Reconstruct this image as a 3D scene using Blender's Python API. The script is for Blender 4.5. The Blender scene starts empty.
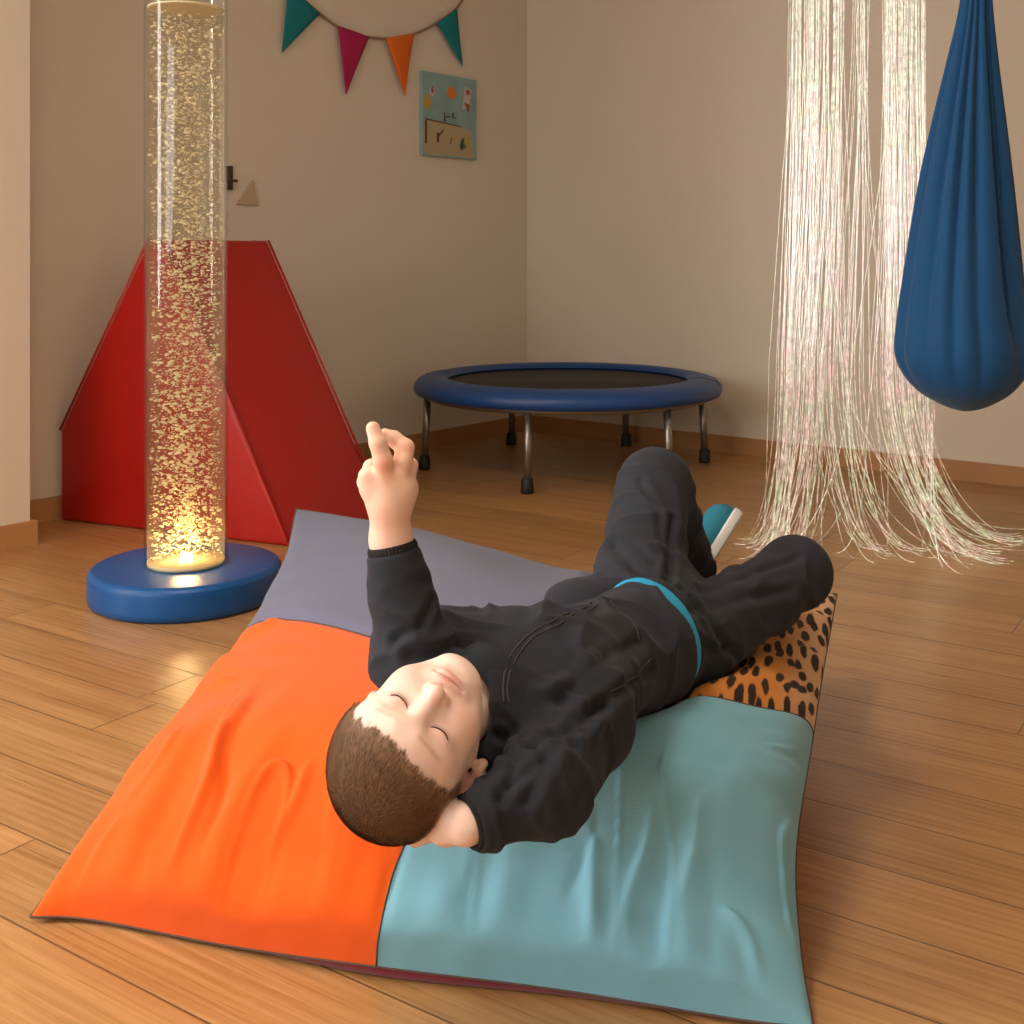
import bpy, bmesh, math, random
import numpy as np
from mathutils import Vector, Matrix
random.seed(7); rng = np.random.default_rng(7)
SC = bpy.context.scene; COL = SC.collection
F = 1180.0; CX = 512.0; HY = 255.0; H = 0.85
def W(px, py, d):            # a sighted point of the room, d metres ahead of the eye
    return np.array([(px-CX)/F*d, d, H-(py-HY)/F*d])
def FL(px, py, h=0.0):       # a sighted point lying h metres above the floor
    return W(px, py, (H-h)*F/(py-HY))
def nrm(v):
    v = np.asarray(v, float); return v/np.linalg.norm(v)

# ------------------------------------------------------------------ objects
def link(o, parent=None):
    COL.objects.link(o)
    if parent is not None: o.parent = parent
    return o
def mesh_obj(name, verts, faces, mat, parent=None, smooth=True, origin=None):
    me = bpy.data.meshes.new(name)
    v = np.asarray(verts, float)
    off = np.zeros(3)
    if parent is not None: off = np.array(parent['_o'][:]) if '_o' in parent else off
    if origin is not None: off = np.asarray(origin, float)
    me.from_pydata((v-off).tolist(), [], [tuple(int(i) for i in f) for f in faces])
    me.update()
    if smooth: me.polygons.foreach_set('use_smooth', [True]*len(me.polygons))
    for m in (mat if isinstance(mat, (list, tuple)) else [mat]): me.materials.append(m)
    o = bpy.data.objects.new(name, me)
    link(o, parent)
    if origin is not None:
        po = np.array(parent['_o'][:]) if (parent is not None and '_o' in parent) else np.zeros(3)
        o.location = Vector(off-po)
    o['_o'] = [float(x) for x in off]
    return o
def thing(name, loc, label, cat, group=None):
    o = bpy.data.objects.new(name, None); link(o)
    o.location = Vector([float(x) for x in loc]); o.empty_display_size = .1
    o['_o'] = [float(x) for x in loc]; tag(o, label, cat, group); return o
def tag(o, label=None, cat=None, group=None, kind=None):
    if label: o['label'] = label
    if cat: o['category'] = cat
    if group: o['group'] = group
    if kind: o['kind'] = kind
    return o
class MB:
    def __init__(s): s.v = []; s.f = []
    def add(s, v, f):
        n = len(s.v); s.v += [tuple(map(float, p)) for p in v]; s.f += [tuple(i+n for i in q) for q in f]; return s
    def build(s, name, mat, parent=None, smooth=True, origin=None):
        return mesh_obj(name, s.v, s.f, mat, parent, smooth, origin)
def hexa(p):   # 8 points: bottom 4 ccw, top 4 ccw
    return p, [(3,2,1,0),(4,5,6,7),(0,1,5,4),(1,2,6,5),(2,3,7,6),(3,0,4,7)]
def prism(base, vec):
    n = len(base); b = [np.asarray(p, float) for p in base]; t = [p+np.asarray(vec) for p in b]
    return b+t, [tuple(range(n))[::-1], tuple(range(n, 2*n))]+[(i, (i+1) % n, n+(i+1) % n, n+i) for i in range(n)]
def tube(pts, r, n=8, cap=True):
    P = [np.asarray(p, float) for p in pts]; m = len(P); rr = r if hasattr(r, '__len__') else [r]*m
    v = []; f = []; up = None
    for i in range(m):
        t = nrm(P[min(i+1, m-1)]-P[max(i-1, 0)])
        if up is None: up = np.array([0, 0, 1.]) if abs(t[2]) < .9 else np.array([1., 0, 0])
        a = nrm(np.cross(t, up)); b = np.cross(a, t); up = b
        for k in range(n):
            w = 2*math.pi*k/n; v.append(P[i]+rr[i]*(math.cos(w)*a+math.sin(w)*b))
    for i in range(m-1):
        for k in range(n):
            k2 = (k+1) % n; f.append((i*n+k, i*n+k2, (i+1)*n+k2, (i+1)*n+k))
    if cap: f.append(tuple(range(n))[::-1]); f.append(tuple(range((m-1)*n, m*n)))
    return v, f
def lathe(prof, c, n=64, close=True):
    v = []; f = []; m = len(prof)
    for r, z in prof:
        for k in range(n):
            w = 2*math.pi*k/n; v.append((c[0]+r*math.cos(w), c[1]+r*math.sin(w), c[2]+z))
    for i in range(m-1):
        for k in range(n):
            k2 = (k+1) % n; f.append((i*n+k, i*n+k2, (i+1)*n+k2, (i+1)*n+k))
    if close: f.append(tuple(range(n))[::-1]); f.append(tuple(range((m-1)*n, m*n)))
    return v, f
def catmull(pts, n):
    P = np.asarray(pts, float); P = np.vstack([2*P[0]-P[1], P, 2*P[-1]-P[-2]]); out = []
    seg = len(P)-3
    for s in np.linspace(0, seg-1e-9, n):
        i = int(s); t = s-i; a, b, c, d = P[i:i+4]
        out.append(.5*((2*b)+(c-a)*t+(2*a-5*b+4*c-d)*t*t+(3*b-3*c+d-a)*t**3))
    return np.array(out)
def bevel(o, w=.004, seg=2, ang=40):
    m = o.modifiers.new('bevel', 'BEVEL'); m.width = w; m.segments = seg; m.limit_method = 'ANGLE'; m.angle_limit = math.radians(ang)
    return o

# ------------------------------------------------------------------ noise
def _h(i, j, k, s):
    n = (i*374761393+j*668265263+k*2147483647+s*1274126177) & 0xffffffff
    n = ((n ^ (n >> 13))*1274126177) & 0xffffffff
    return ((n ^ (n >> 16)) & 0xffff)/65535.0
def noise3(p, s=0):
    p = np.asarray(p, float); i = np.floor(p).astype(np.int64); f = p-i; f = f*f*(3-2*f)
    x, y, z = i[..., 0], i[..., 1], i[..., 2]; fx, fy, fz = f[..., 0], f[..., 1], f[..., 2]
    def g(a, b, c): return _h(x+a, y+b, z+c, s)
    l = lambda a, b, t: a+(b-a)*t
    return l(l(l(g(0,0,0), g(1,0,0), fx), l(g(0,1,0), g(1,1,0), fx), fy), l(l(g(0,0,1), g(1,0,1), fx), l(g(0,1,1), g(1,1,1), fx), fy), fz)*2-1
def sstep(a, b, x):
    t = np.clip((x-a)/(b-a), 0, 1); return t*t*(3-2*t)

# ------------------------------------------------------------------ signed distance modelling
def rc(a, b, ra, rb):
    a = np.asarray(a, float); b = np.asarray(b, float); ab = b-a; L2 = ab@ab
    def fn(p):
        t = np.clip(((p-a)@ab)/L2, 0, 1)
        return np.linalg.norm(p-a-t[:, None]*ab, axis=1)-(ra+(rb-ra)*t)
    return fn
def ell(c, r, M=None):
    c = np.asarray(c, float); r = np.asarray(r, float)
    def fn(p):
        q = p-c
        if M is not None: q = q@M
        k0 = np.linalg.norm(q/r, axis=1); k1 = np.linalg.norm(q/(r*r), axis=1)+1e-9
        return k0*(k0-1)/k1
    return fn
def erc(a, b, ra, rb, M, sc):       # tapered capsule in a squashed frame
    s = np.asarray(sc, float); f = rc((np.asarray(a)@M)/s, (np.asarray(b)@M)/s, ra, rb); m = s.min()
    return lambda p: f((p@M)/s)*m
def plane(n, c):
    n = nrm(n); c = np.asarray(c, float)
    return lambda p: (p-c)@n
def both(f, g, k=.003):
    def fn(p):
        a = f(p); b = g(p); h = np.clip(.5-.5*(b-a)/k, 0, 1); return b+(a-b)*h+k*h*(1-h)
    return fn
def ev(ops, p, use=None):
    d = np.full(len(p), 1.0)
    for i, (kind, fn, k) in enumerate(ops):
        if use is not None and not use[i]: continue
        q = fn(p)
        if kind == 'u':
            h = np.clip(.5+.5*(q-d)/k, 0, 1); d = q+(d-q)*h-k*h*(1-h)
        elif kind == 's':
            h = np.clip(.5-.5*(d+q)/k, 0, 1); d = d+(-q-d)*h+k*h*(1-h)
        elif kind == 'i':
            h = np.clip(.5-.5*(q-d)/k, 0, 1); d = q+(d-q)*h+k*h*(1-h)
    return d
def mesh_sdf(ops, lo, hi, h, B=12):
    lo = np.asarray(lo, float); hi = np.asarray(hi, float); nb = np.ceil((hi-lo)/(h*B)).astype(int)
    g = np.stack(np.meshgrid(*[np.arange(n) for n in nb], indexing='ij'), -1).reshape(-1, 3)
    cen = lo+(g+.5)*B*h; rad = B*h*.87
    each = [fn(cen) for _, fn, _ in ops]
    d = ev(ops, cen); act = np.where(np.abs(d) < rad*1.5+.004)[0]
    N = 100000; ii = np.arange(B+1)
    off = np.stack(np.meshgrid(ii, ii, ii, indexing='ij'), -1).reshape(-1, 3)
    keys = []; pos = []; quads = []
    enc = lambda a: (a[:, 0]*4096+a[:, 1])*4096+a[:, 2]
    E = [(a, a+[(1,0,0),(0,1,0),(0,0,1)][ax]) for ax in range(3) for a in []]
    cor = [(x, y, z) for x in (0, 1) for y in (0, 1) for z in (0, 1)]
    edges = [(a, b) for a in cor for b in cor if a < b and sum(abs(u-v) for u, v in zip(a, b)) == 1]
    for bi in act:
        base = g[bi]*B; use = [(k != 'u') or (e[bi] < rad*1.6+.02+kk) for (k, _, kk), e in zip(ops, each)]
        use = [u and not (k == 's' and e[bi] > rad*1.6+.01+kk) for u, (k, _, kk), e in zip(use, ops, each)]
        V = ev(ops, lo+(base+off)*h, use).reshape(B+1, B+1, B+1)
        neg = V < 0
        if neg.all() or not neg.any(): continue
        cs = sum(neg[a:B+a, b:B+b, c:B+c].astype(int) for a, b, c in cor)
        cell = np.argwhere((cs > 0) & (cs < 8))
        acc = np.zeros((len(cell), 3)); cnt = np.zeros(len(cell))
        for a, b in edges:
            va = V[cell[:, 0]+a[0], cell[:, 1]+a[1], cell[:, 2]+a[2]]; vb = V[cell[:, 0]+b[0], cell[:, 1]+b[1], cell[:, 2]+b[2]]
            m = (va < 0) != (vb < 0); t = np.where(m, va/np.where(m, va-vb, 1), 0)
            P = np.array(a)+t[:, None]*(np.array(b)-np.array(a)); acc += P*m[:, None]; cnt += m
        keys.append(enc(cell+base)); pos.append(lo+(cell+base+acc/cnt[:, None])*h)
        for ax in range(3):
            sl1 = [slice(0, B)]*3; sl1[ax] = slice(1, B+1)
            a = neg[:B, :B, :B]; b = neg[tuple(sl1)]
            e = np.argwhere(a != b)
            if not len(e): continue
            ins = a[e[:, 0], e[:, 1], e[:, 2]]; gE = e+base
            u = np.zeros(3, int); w = np.zeros(3, int); u[(ax+1) % 3] = 1; w[(ax+2) % 3] = 1
            q = np.stack([enc(gE-u-w), enc(gE-w), enc(gE), enc(gE-u)], 1)
            q[~ins] = q[~ins][:, ::-1]; quads.append(q)
    keys = np.concatenate(keys); pos = np.concatenate(pos); Q = np.concatenate(quads)
    o = np.argsort(keys); keys = keys[o]; pos = pos[o]
    idx = np.clip(np.searchsorted(keys, Q), 0, len(keys)-1); ok = (keys[idx] == Q).all(1)
    return pos, idx[ok]
def vnormals(v, f):
    n = np.zeros_like(v); a = np.cross(v[f[:, 2]]-v[f[:, 0]], v[f[:, 3]]-v[f[:, 1]])
    for k in range(4): np.add.at(n, f[:, k], a)
    return n/(np.linalg.norm(n, axis=1)[:, None]+1e-12)
def fast_mesh(name, v, f, mat, parent, color=None):
    o = mesh_obj(name, v, f.tolist(), mat, parent)
    if color is not None:
        at = o.data.color_attributes.new('tint', 'FLOAT_COLOR', 'POINT')
        at.data.foreach_set('color', np.concatenate([color, np.ones((len(v), 1))], 1).astype(np.float32).ravel())
    return o
def relax(v, f, it=1, w=.5):
    for _ in range(it):
        s = np.zeros_like(v); c = np.zeros(len(v))
        for k in range(4):
            a, b = f[:, k], f[:, (k+1) % 4]
            np.add.at(s, a, v[b]); np.add.at(s, b, v[a]); np.add.at(c, a, 1); np.add.at(c, b, 1)
        v = v*(1-w)+w*s/np.maximum(c, 1)[:, None]
    return v

# ------------------------------------------------------------------ materials
def rgb(r, g, b):
    return tuple(((c/255)/12.92 if c/255 <= .04045 else ((c/255+.055)/1.055)**2.4) for c in (r, g, b))+(1,)
class NT:
    def __init__(s, name):
        s.m = bpy.data.materials.new(name); s.m.use_nodes = True; s.t = s.m.node_tree; s.t.nodes.clear()
        s.out = s.n('ShaderNodeOutputMaterial')
    def n(s, typ, **kw):
        o = s.t.nodes.new(typ)
        for k, v in kw.items():
            if k.startswith('i_'):
                key = k[2:]; key = int(key) if key.isdigit() else key.replace('_', ' ')
                if hasattr(v, 'bl_idname') or isinstance(v, bpy.types.NodeSocket): s.t.links.new(v, o.inputs[key])
                else: o.inputs[key].default_value = v
            else: setattr(o, k, v)
        return o
    def l(s, a, b): s.t.links.new(a, b)
    def math(s, op, a, b=0.0, c=None):
        o = s.n('ShaderNodeMath', operation=op)
        for i, x in enumerate([a, b]+([c] if c is not None else [])):
            if isinstance(x, bpy.types.NodeSocket): s.l(x, o.inputs[i])
            else: o.inputs[i].default_value = x
        return o.outputs[0]
    def mix(s, fac, a, b, mode='MIX'):
        o = s.n('ShaderNodeMix', data_type='RGBA', blend_type=mode)
        for i, x in ((0, fac), (6, a), (7, b)):
            if isinstance(x, bpy.types.NodeSocket): s.l(x, o.inputs[i])
            else: o.inputs[i].default_value = x
        return o.outputs[2]
    def ramp(s, fac, stops):
        o = s.n('ShaderNodeValToRGB'); s.l(fac, o.inputs[0]); e = o.color_ramp.elements
        while len(e) < len(stops): e.new(.5)
        for x, (p, c) in zip(e, stops): x.position = p; x.color = c
        return o.outputs[0]
    def done(s, shader): s.l(shader, s.out.inputs[0]); return s.m
def principled(name, col, rough=.5, bump=0, bscale=200, bdist=.001, metal=0, spec=.5, coat=0, sheen=0, vary=0, vscale=3, sss=0, weave=False, aniso=None):
    N = NT(name); p = N.n('ShaderNodeBsdfPrincipled'); p.inputs['Roughness'].default_value = rough
    p.inputs['Metallic'].default_value = metal; p.inputs['Specular IOR Level'].default_value = spec
    p.inputs['Coat Weight'].default_value = coat; p.inputs['Sheen Weight'].default_value = sheen
    if sheen: p.inputs['Sheen Roughness'].default_value = .5
    if sss:
        p.inputs['Subsurface Weight'].default_value = sss; p.inputs['Subsurface Radius'].default_value = (1, .35, .2); p.inputs['Subsurface Scale'].default_value = .006
    tc = N.n('ShaderNodeTexCoord')
    c = col
    if isinstance(col, str): c = N.n('ShaderNodeAttribute', attribute_name=col).outputs['Color']
    if vary:
        nz = N.n('ShaderNodeTexNoise', i_Vector=tc.outputs['Object'], i_Scale=vscale, i_Detail=5.0)
        f = N.n('ShaderNodeMapRange', i_0=nz.outputs[0], i_1=.3, i_2=.7, i_3=1-vary, i_4=1+vary)
        c = N.mix(1.0, c, f.outputs[0], 'MULTIPLY')
    if isinstance(c, bpy.types.NodeSocket): N.l(c, p.inputs['Base Color'])
    else: p.inputs['Base Color'].default_value = c
    if bump:
        src = tc.outputs['Object']
        if aniso:
            mp = N.n('ShaderNodeMapping', i_Vector=src); mp.inputs['Scale'].default_value = aniso; src = mp.outputs[0]
        nz = N.n('ShaderNodeTexNoise', i_Vector=src, i_Scale=bscale, i_Detail=3.0)
        hgt = nz.outputs[0]
        if weave:
            w1 = N.n('ShaderNodeTexWave', i_Vector=src, i_Scale=bscale*.9, bands_direction='X'); w2 = N.n('ShaderNodeTexWave', i_Vector=src, i_Scale=bscale*.9, bands_direction='Y')
            hgt = N.math('ADD', N.math('MULTIPLY', w1.outputs['Fac'], w2.outputs['Fac']), nz.outputs[0])
        b = N.n('ShaderNodeBump', i_Strength=bump, i_Distance=bdist, i_Height=hgt); N.l(b.outputs[0], p.inputs['Normal'])
    return N.done(p.outputs[0])
M = {}
M['wall'] = principled('painted_plaster', rgb(216, 206, 190), .85, bump=.35, bscale=60, bdist=.002, vary=.02, vscale=1.2, spec=.3)
M['ceiling'] = principled('ceiling_paint', rgb(235, 228, 215), .9)
M['base'] = principled('baseboard_wood', rgb(176, 128, 80), .5, bump=.1, bscale=30, vary=.08, vscale=6, aniso=(1, 1, 8))
M['red'] = principled('red_vinyl', rgb(168, 18, 12), .42, bump=.2, bscale=90, bdist=.001, spec=.5)
M['blue_vinyl'] = principled('blue_vinyl', rgb(0, 80, 146), .36, bump=.15, bscale=120, bdist=.001)
M['blue_pad'] = principled('blue_pad_cover', rgb(18, 66, 128), .42, bump=.2, bscale=150, bdist=.001)
M['mat_black'] = principled('black_mesh', rgb(50, 42, 38), .75, bump=.3, bscale=600, bdist=.0005)
M['steel'] = principled('steel_leg', rgb(150, 145, 138), .35, metal=.9)
M['rubber'] = principled('black_rubber', rgb(22, 22, 24), .6)
M['swing'] = principled('swing_fabric', rgb(8, 72, 120), .75, bump=.15, bscale=300, bdist=.0006, sheen=.15, spec=.3, weave=True)
M['cord'] = principled('cotton_cord', rgb(150, 118, 88), .9)
M['teal_felt'] = principled('teal_felt', rgb(0, 122, 132), .9)
M['magenta_felt'] = principled('magenta_felt', rgb(170, 20, 84), .9)
M['orange_felt'] = principled('orange_felt', rgb(224, 104, 20), .9)
def fabric(name, c, **k):
    return principled(name, c, .9, bump=.25, bscale=420, bdist=.0006, spec=.2, sheen=.15, weave=True, vary=.03, vscale=9, **k)
M['c_orange'] = fabric('orange_canvas', rgb(226, 90, 16))
M['c_teal'] = fabric('teal_canvas', rgb(118, 174, 194))
M['c_grey'] = fabric('grey_canvas', rgb(100, 104, 128))
M['c_magenta'] = fabric('magenta_canvas', rgb(128, 14, 48))
M['thread'] = principled('seam_thread', rgb(90, 70, 62), .9)
M['shirt'] = principled('black_cotton', rgb(43, 46, 53), .9, bump=.3, bscale=500, bdist=.0005, spec=.12, sheen=.06, weave=True, vary=.06, vscale=14)
M['shirt_rib'] = principled('black_rib_knit', rgb(38, 38, 40), .9, bump=.4, bscale=300, bdist=.0008, spec=.2)
M['stitch'] = principled('dark_stitching', rgb(62, 62, 64), .9)
M['pants'] = principled('charcoal_twill', rgb(45, 47, 54), .9, bump=.3, bscale=500, bdist=.0005, spec=.12, sheen=.06, weave=True, vary=.06, vscale=14)
M['cyan'] = principled('cyan_elastic', rgb(34, 160, 208), .7, bump=.2, bscale=300, bdist=.0005)
M['skin'] = principled('skin', 'tint', .48, bump=.08, bscale=350, bdist=.0006, spec=.35, sss=.25)
M['lash'] = principled('eyelash', rgb(70, 42, 30), .8)
M['hair'] = principled('hair', 'tint', .55, spec=.4)
M['shoe'] = principled('teal_shoe_mesh', rgb(16, 112, 138), .7, bump=.5, bscale=260, bdist=.001)
M['sole'] = principled('white_rubber', rgb(225, 228, 230), .5)
M['lamp_metal'] = principled('lamp_white', rgb(230, 228, 222), .4)
M['window_frame'] = principled('window_frame_paint', rgb(235, 232, 225), .4)
def mat_leopard():
    N = NT('leopard_print'); tc = N.n('ShaderNodeTexCoord'); p = N.n('ShaderNodeBsdfPrincipled'); p.inputs['Roughness'].default_value = .85
    uv = N.n('ShaderNodeUVMap', uv_map='UVMap')
    nz = N.n('ShaderNodeTexNoise', i_Vector=uv.outputs[0], i_Scale=5.0, i_Detail=3.0)
    wv = N.n('ShaderNodeMix', data_type='VECTOR'); wv.inputs[0].default_value = .05
    N.l(uv.outputs[0], wv.inputs[4]); N.l(nz.outputs[1], wv.inputs[5])
    mp = N.n('ShaderNodeMapping', i_Vector=wv.outputs[1]); mp.inputs['Rotation'].default_value = (0, 0, .75); mp.inputs['Scale'].default_value = (44, 21, 1)
    vo = N.n('ShaderNodeTexVoronoi', i_Vector=mp.outputs[0], i_Scale=1.0, feature='F1', voronoi_dimensions='2D'); vo.inputs['Randomness'].default_value = .75
    n2 = N.n('ShaderNodeTexNoise', i_Vector=uv.outputs[0], i_Scale=60.0, i_Detail=4.0)
    d = N.math('ADD', vo.outputs['Distance'], N.math('MULTIPLY', N.math('SUBTRACT', n2.outputs[0], .5), .35))
    spot = N.ramp(d, [(.30, (1, 1, 1, 1)), (.38, (0, 0, 0, 1))])
    n3 = N.n('ShaderNodeTexNoise', i_Vector=uv.outputs[0], i_Scale=7.0, i_Detail=2.0)
    base = N.ramp(n3.outputs[0], [(.35, rgb(196, 120, 44)), (.62, rgb(216, 150, 74))])
    sx = N.n('ShaderNodeSeparateXYZ'); N.l(uv.outputs[0], sx.inputs[0])
    ed = N.n('ShaderNodeMapRange', i_0=sx.outputs[0], i_1=.90, i_2=.99, i_3=0.0, i_4=.45)
    base = N.mix(ed.outputs[0], base, rgb(226, 214, 192))
    c = N.mix(spot, base, rgb(38, 24, 18)); N.l(c, p.inputs['Base Color'])
    b = N.n('ShaderNodeBump', i_Strength=.4, i_Distance=.001, i_Height=n2.outputs[0]); N.l(b.outputs[0], p.inputs['Normal'])
    return N.done(p.outputs[0])
M['c_leopard'] = mat_leopard()
# plank floor: boards run towards the corner window wall
PD = nrm([-1.519, 1, 0]); PN = np.array([PD[1], -PD[0], 0])
def mat_floor():
    N = NT('oak_planks'); tc = N.n('ShaderNodeTexCoord'); sep = N.n('ShaderNodeSeparateXYZ'); N.l(tc.outputs['Object'], sep.inputs[0])
    X, Y = sep.outputs[0], sep.outputs[1]
    u = N.math('ADD', N.math('MULTIPLY', X, float(PD[0])), N.math('MULTIPLY', Y, float(PD[1])))
    c = N.math('ADD', N.math('MULTIPLY', X, float(PN[0])), N.math('MULTIPLY', Y, float(PN[1])))
    wdt = .148
    row = N.math('DIVIDE', N.math('ADD', c, 10*wdt-1.942+.0), wdt); rid = N.math('FLOOR', row); rf = N.math('SUBTRACT', row, rid)
    wn = N.n('ShaderNodeTexWhiteNoise', noise_dimensions='1D'); N.l(rid, wn.inputs['W'])
    L = 1.18
    uu = N.math('DIVIDE', N.math('ADD', u, N.math('MULTIPLY', wn.outputs[0], 7.0)), L); uid = N.math('FLOOR', uu); uf = N.math('SUBTRACT', uu, uid)
    cmb = N.n('ShaderNodeCombineXYZ'); N.l(rid, cmb.inputs[0]); N.l(uid, cmb.inputs[1])
    pid = N.n('ShaderNodeTexWhiteNoise', noise_dimensions='3D'); N.l(cmb.outputs[0], pid.inputs['Vector'])
    gv = N.n('ShaderNodeCombineXYZ'); N.l(N.math('ADD', N.math('MULTIPLY', u, 1.0), N.math('MULTIPLY', pid.outputs[0], 31.0)), gv.inputs[0])
    N.l(N.math('MULTIPLY', c, 12.0), gv.inputs[1]); N.l(N.math('MULTIPLY', pid.outputs[0], 17.0), gv.inputs[2])
    g1 = N.n('ShaderNodeTexNoise', i_Vector=gv.outputs[0], i_Scale=2.2, i_Detail=5.0, i_Roughness=.6); g1.inputs['Distortion'].default_value = 1.2
    gv2 = N.n('ShaderNodeCombineXYZ'); N.l(N.math('MULTIPLY', u, 3.0), gv2.inputs[0]); N.l(N.math('MULTIPLY', c, 160.0), gv2.inputs[1]); N.l(pid.outputs[0], gv2.inputs[2])
    g2 = N.n('ShaderNodeTexNoise', i_Vector=gv2.outputs[0], i_Scale=1.6, i_Detail=3.0)
    wv = N.n('ShaderNodeTexWave', i_Vector=gv.outputs[0], i_Scale=1.6, wave_type='BANDS', bands_direction='Y'); wv.inputs['Distortion'].default_value = 5.0; wv.inputs['Detail'].default_value = 2.5; wv.inputs['Detail Scale'].default_value = .7
    f = N.math('ADD', N.math('ADD', N.math('MULTIPLY', g1.outputs[0], .48), N.math('MULTIPLY', g2.outputs[0], .36)), N.math('MULTIPLY', wv.outputs['Fac'], .07))
    col = N.ramp(f, [(.25, rgb(142, 98, 54)), (.47, rgb(176, 131, 82)), (.68, rgb(197, 153, 104))])
    v = N.n('ShaderNodeMapRange', i_0=pid.outputs[0], i_1=0.0, i_2=1.0, i_3=.88, i_4=1.1)
    col = N.mix(1.0, col, v.outputs[0], 'MULTIPLY')
    e1 = N.math('MULTIPLY', N.math('MINIMUM', rf, N.math('SUBTRACT', 1.0, rf)), wdt); e2 = N.math('MULTIPLY', N.math('MINIMUM', uf, N.math('SUBTRACT', 1.0, uf)), L)
    e = N.math('MINIMUM', e1, e2)
    gap = N.n('ShaderNodeMapRange', i_0=e, i_1=.0006, i_2=.0022, i_3=0.0, i_4=1.0)
    col = N.mix(N.math('MULTIPLY', N.math('SUBTRACT', 1.0, gap.outputs[0]), .75), col, rgb(66, 36, 14))
    p = N.n('ShaderNodeBsdfPrincipled'); N.l(col, p.inputs['Base Color'])
    rr = N.n('ShaderNodeMapRange', i_0=g2.outputs[0], i_1=.3, i_2=.7, i_3=.27, i_4=.38); N.l(rr.outputs[0], p.inputs['Roughness'])
    p.inputs['Specular IOR Level'].default_value = .45
    hh = N.math('ADD', N.math('MULTIPLY', gap.outputs[0], 1.0), N.math('MULTIPLY', g2.outputs[0], .12))
    b = N.n('ShaderNodeBump', i_Strength=.5, i_Distance=.0012, i_Height=hh); N.l(b.outputs[0], p.inputs['Normal'])
    return N.done(p.outputs[0])
M['floor'] = mat_floor()
def mat_clear(name, tint, gloss=.12, rough=.03, fr=.3):
    N = NT(name); t = N.n('ShaderNodeBsdfTransparent', i_Color=tint); g = N.n('ShaderNodeBsdfGlossy', i_Roughness=rough)
    lw = N.n('ShaderNodeLayerWeight', i_Blend=.35); fac = N.math('ADD', N.math('MULTIPLY', lw.outputs['Fresnel'], fr), gloss)
    mx = N.n('ShaderNodeMixShader', i_0=fac); N.l(t.outputs[0], mx.inputs[1]); N.l(g.outputs[0], mx.inputs[2])
    return N.done(mx.outputs[0])
M['acrylic'] = mat_clear('clear_acrylic', (.93, .94, .93, 1), .02)
M['water'] = mat_clear('bubbling_water', (.97, .94, .86, 1), .0, .3, .0)
def mat_bubble():
    N = NT('air_bubble'); d = N.n('ShaderNodeBsdfTranslucent', i_Color=(1, .93, .70, 1)); d2 = N.n('ShaderNodeBsdfDiffuse', i_Color=(1, .93, .72, 1)); g = N.n('ShaderNodeBsdfGlossy', i_Roughness=.1, i_Color=(1, .95, .8, 1))
    m1 = N.n('ShaderNodeMixShader', i_0=.5); N.l(d.outputs[0], m1.inputs[1]); N.l(d2.outputs[0], m1.inputs[2])
    m2 = N.n('ShaderNodeMixShader', i_0=.2); N.l(m1.outputs[0], m2.inputs[1]); N.l(g.outputs[0], m2.inputs[2])
    return N.done(m2.outputs[0])
M['bubble'] = mat_bubble()
def mat_milky():
    N = NT('aerated_water'); t = N.n('ShaderNodeBsdfTransparent', i_Color=(.96, .94, .89, 1)); d = N.n('ShaderNodeBsdfTranslucent', i_Color=(1, .93, .78, 1))
    mx = N.n('ShaderNodeMixShader', i_0=.055); N.l(t.outputs[0], mx.inputs[1]); N.l(d.outputs[0], mx.inputs[2]); return N.done(mx.outputs[0])
M['water'] = mat_milky()
def emis(name, col, st):
    N = NT(name); e = N.n('ShaderNodeEmission', i_Color=col, i_Strength=st); return N.done(e.outputs[0])
M['led'] = emis('warm_led', (1, .72, .32, 1), 16)
def mat_fibre(name, seed):
    N = NT(name); tc = N.n('ShaderNodeTexCoord'); sp = N.n('ShaderNodeSeparateXYZ'); N.l(tc.outputs['Object'], sp.inputs[0])
    z = N.n('ShaderNodeMapRange', i_0=sp.outputs[2], i_1=0.0, i_2=1.7, i_3=0.0, i_4=1.0)
    c = N.ramp(z.outputs[0], [(0, rgb(236, 214, 170)), (.07, rgb(214, 222, 170)), (.17, rgb(226, 216, 176)), (.30, rgb(232, 196, 190)), (.60, rgb(236, 204, 196)), (.80, rgb(220, 218, 188)), (1, rgb(216, 222, 190))])
    nq = N.n('ShaderNodeTexNoise', i_Vector=tc.outputs['Object'], i_Scale=16.0, i_Detail=1.0)
    c = N.mix(.6, c, N.ramp(nq.outputs[0], [(.38, rgb(240, 180, 190)), (.5, rgb(226, 214, 200)), (.62, rgb(196, 226, 176))]))
    nz = N.n('ShaderNodeTexNoise', i_Vector=tc.outputs['Object'], i_Scale=55.0+seed, i_Detail=2.0)
    s = N.n('ShaderNodeMapRange', i_0=nz.outputs[0], i_1=.35, i_2=.7, i_3=.04, i_4=.42)
    e = N.n('ShaderNodeEmission', i_Color=c, i_Strength=s.outputs[0]); g = N.n('ShaderNodeBsdfGlossy', i_Color=(.9, .9, .88, 1), i_Roughness=.25)
    d = N.n('ShaderNodeBsdfTransparent', i_Color=(.95, .95, .95, 1)); m = N.n('ShaderNodeMixShader', i_0=.35); N.l(d.outputs[0], m.inputs[1]); N.l(g.outputs[0], m.inputs[2])
    a = N.n('ShaderNodeAddShader'); N.l(e.outputs[0], a.inputs[0]); N.l(m.outputs[0], a.inputs[1])
    return N.done(a.outputs[0])
M['fibre'] = mat_fibre('side_glow_fibre', 0)

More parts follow.
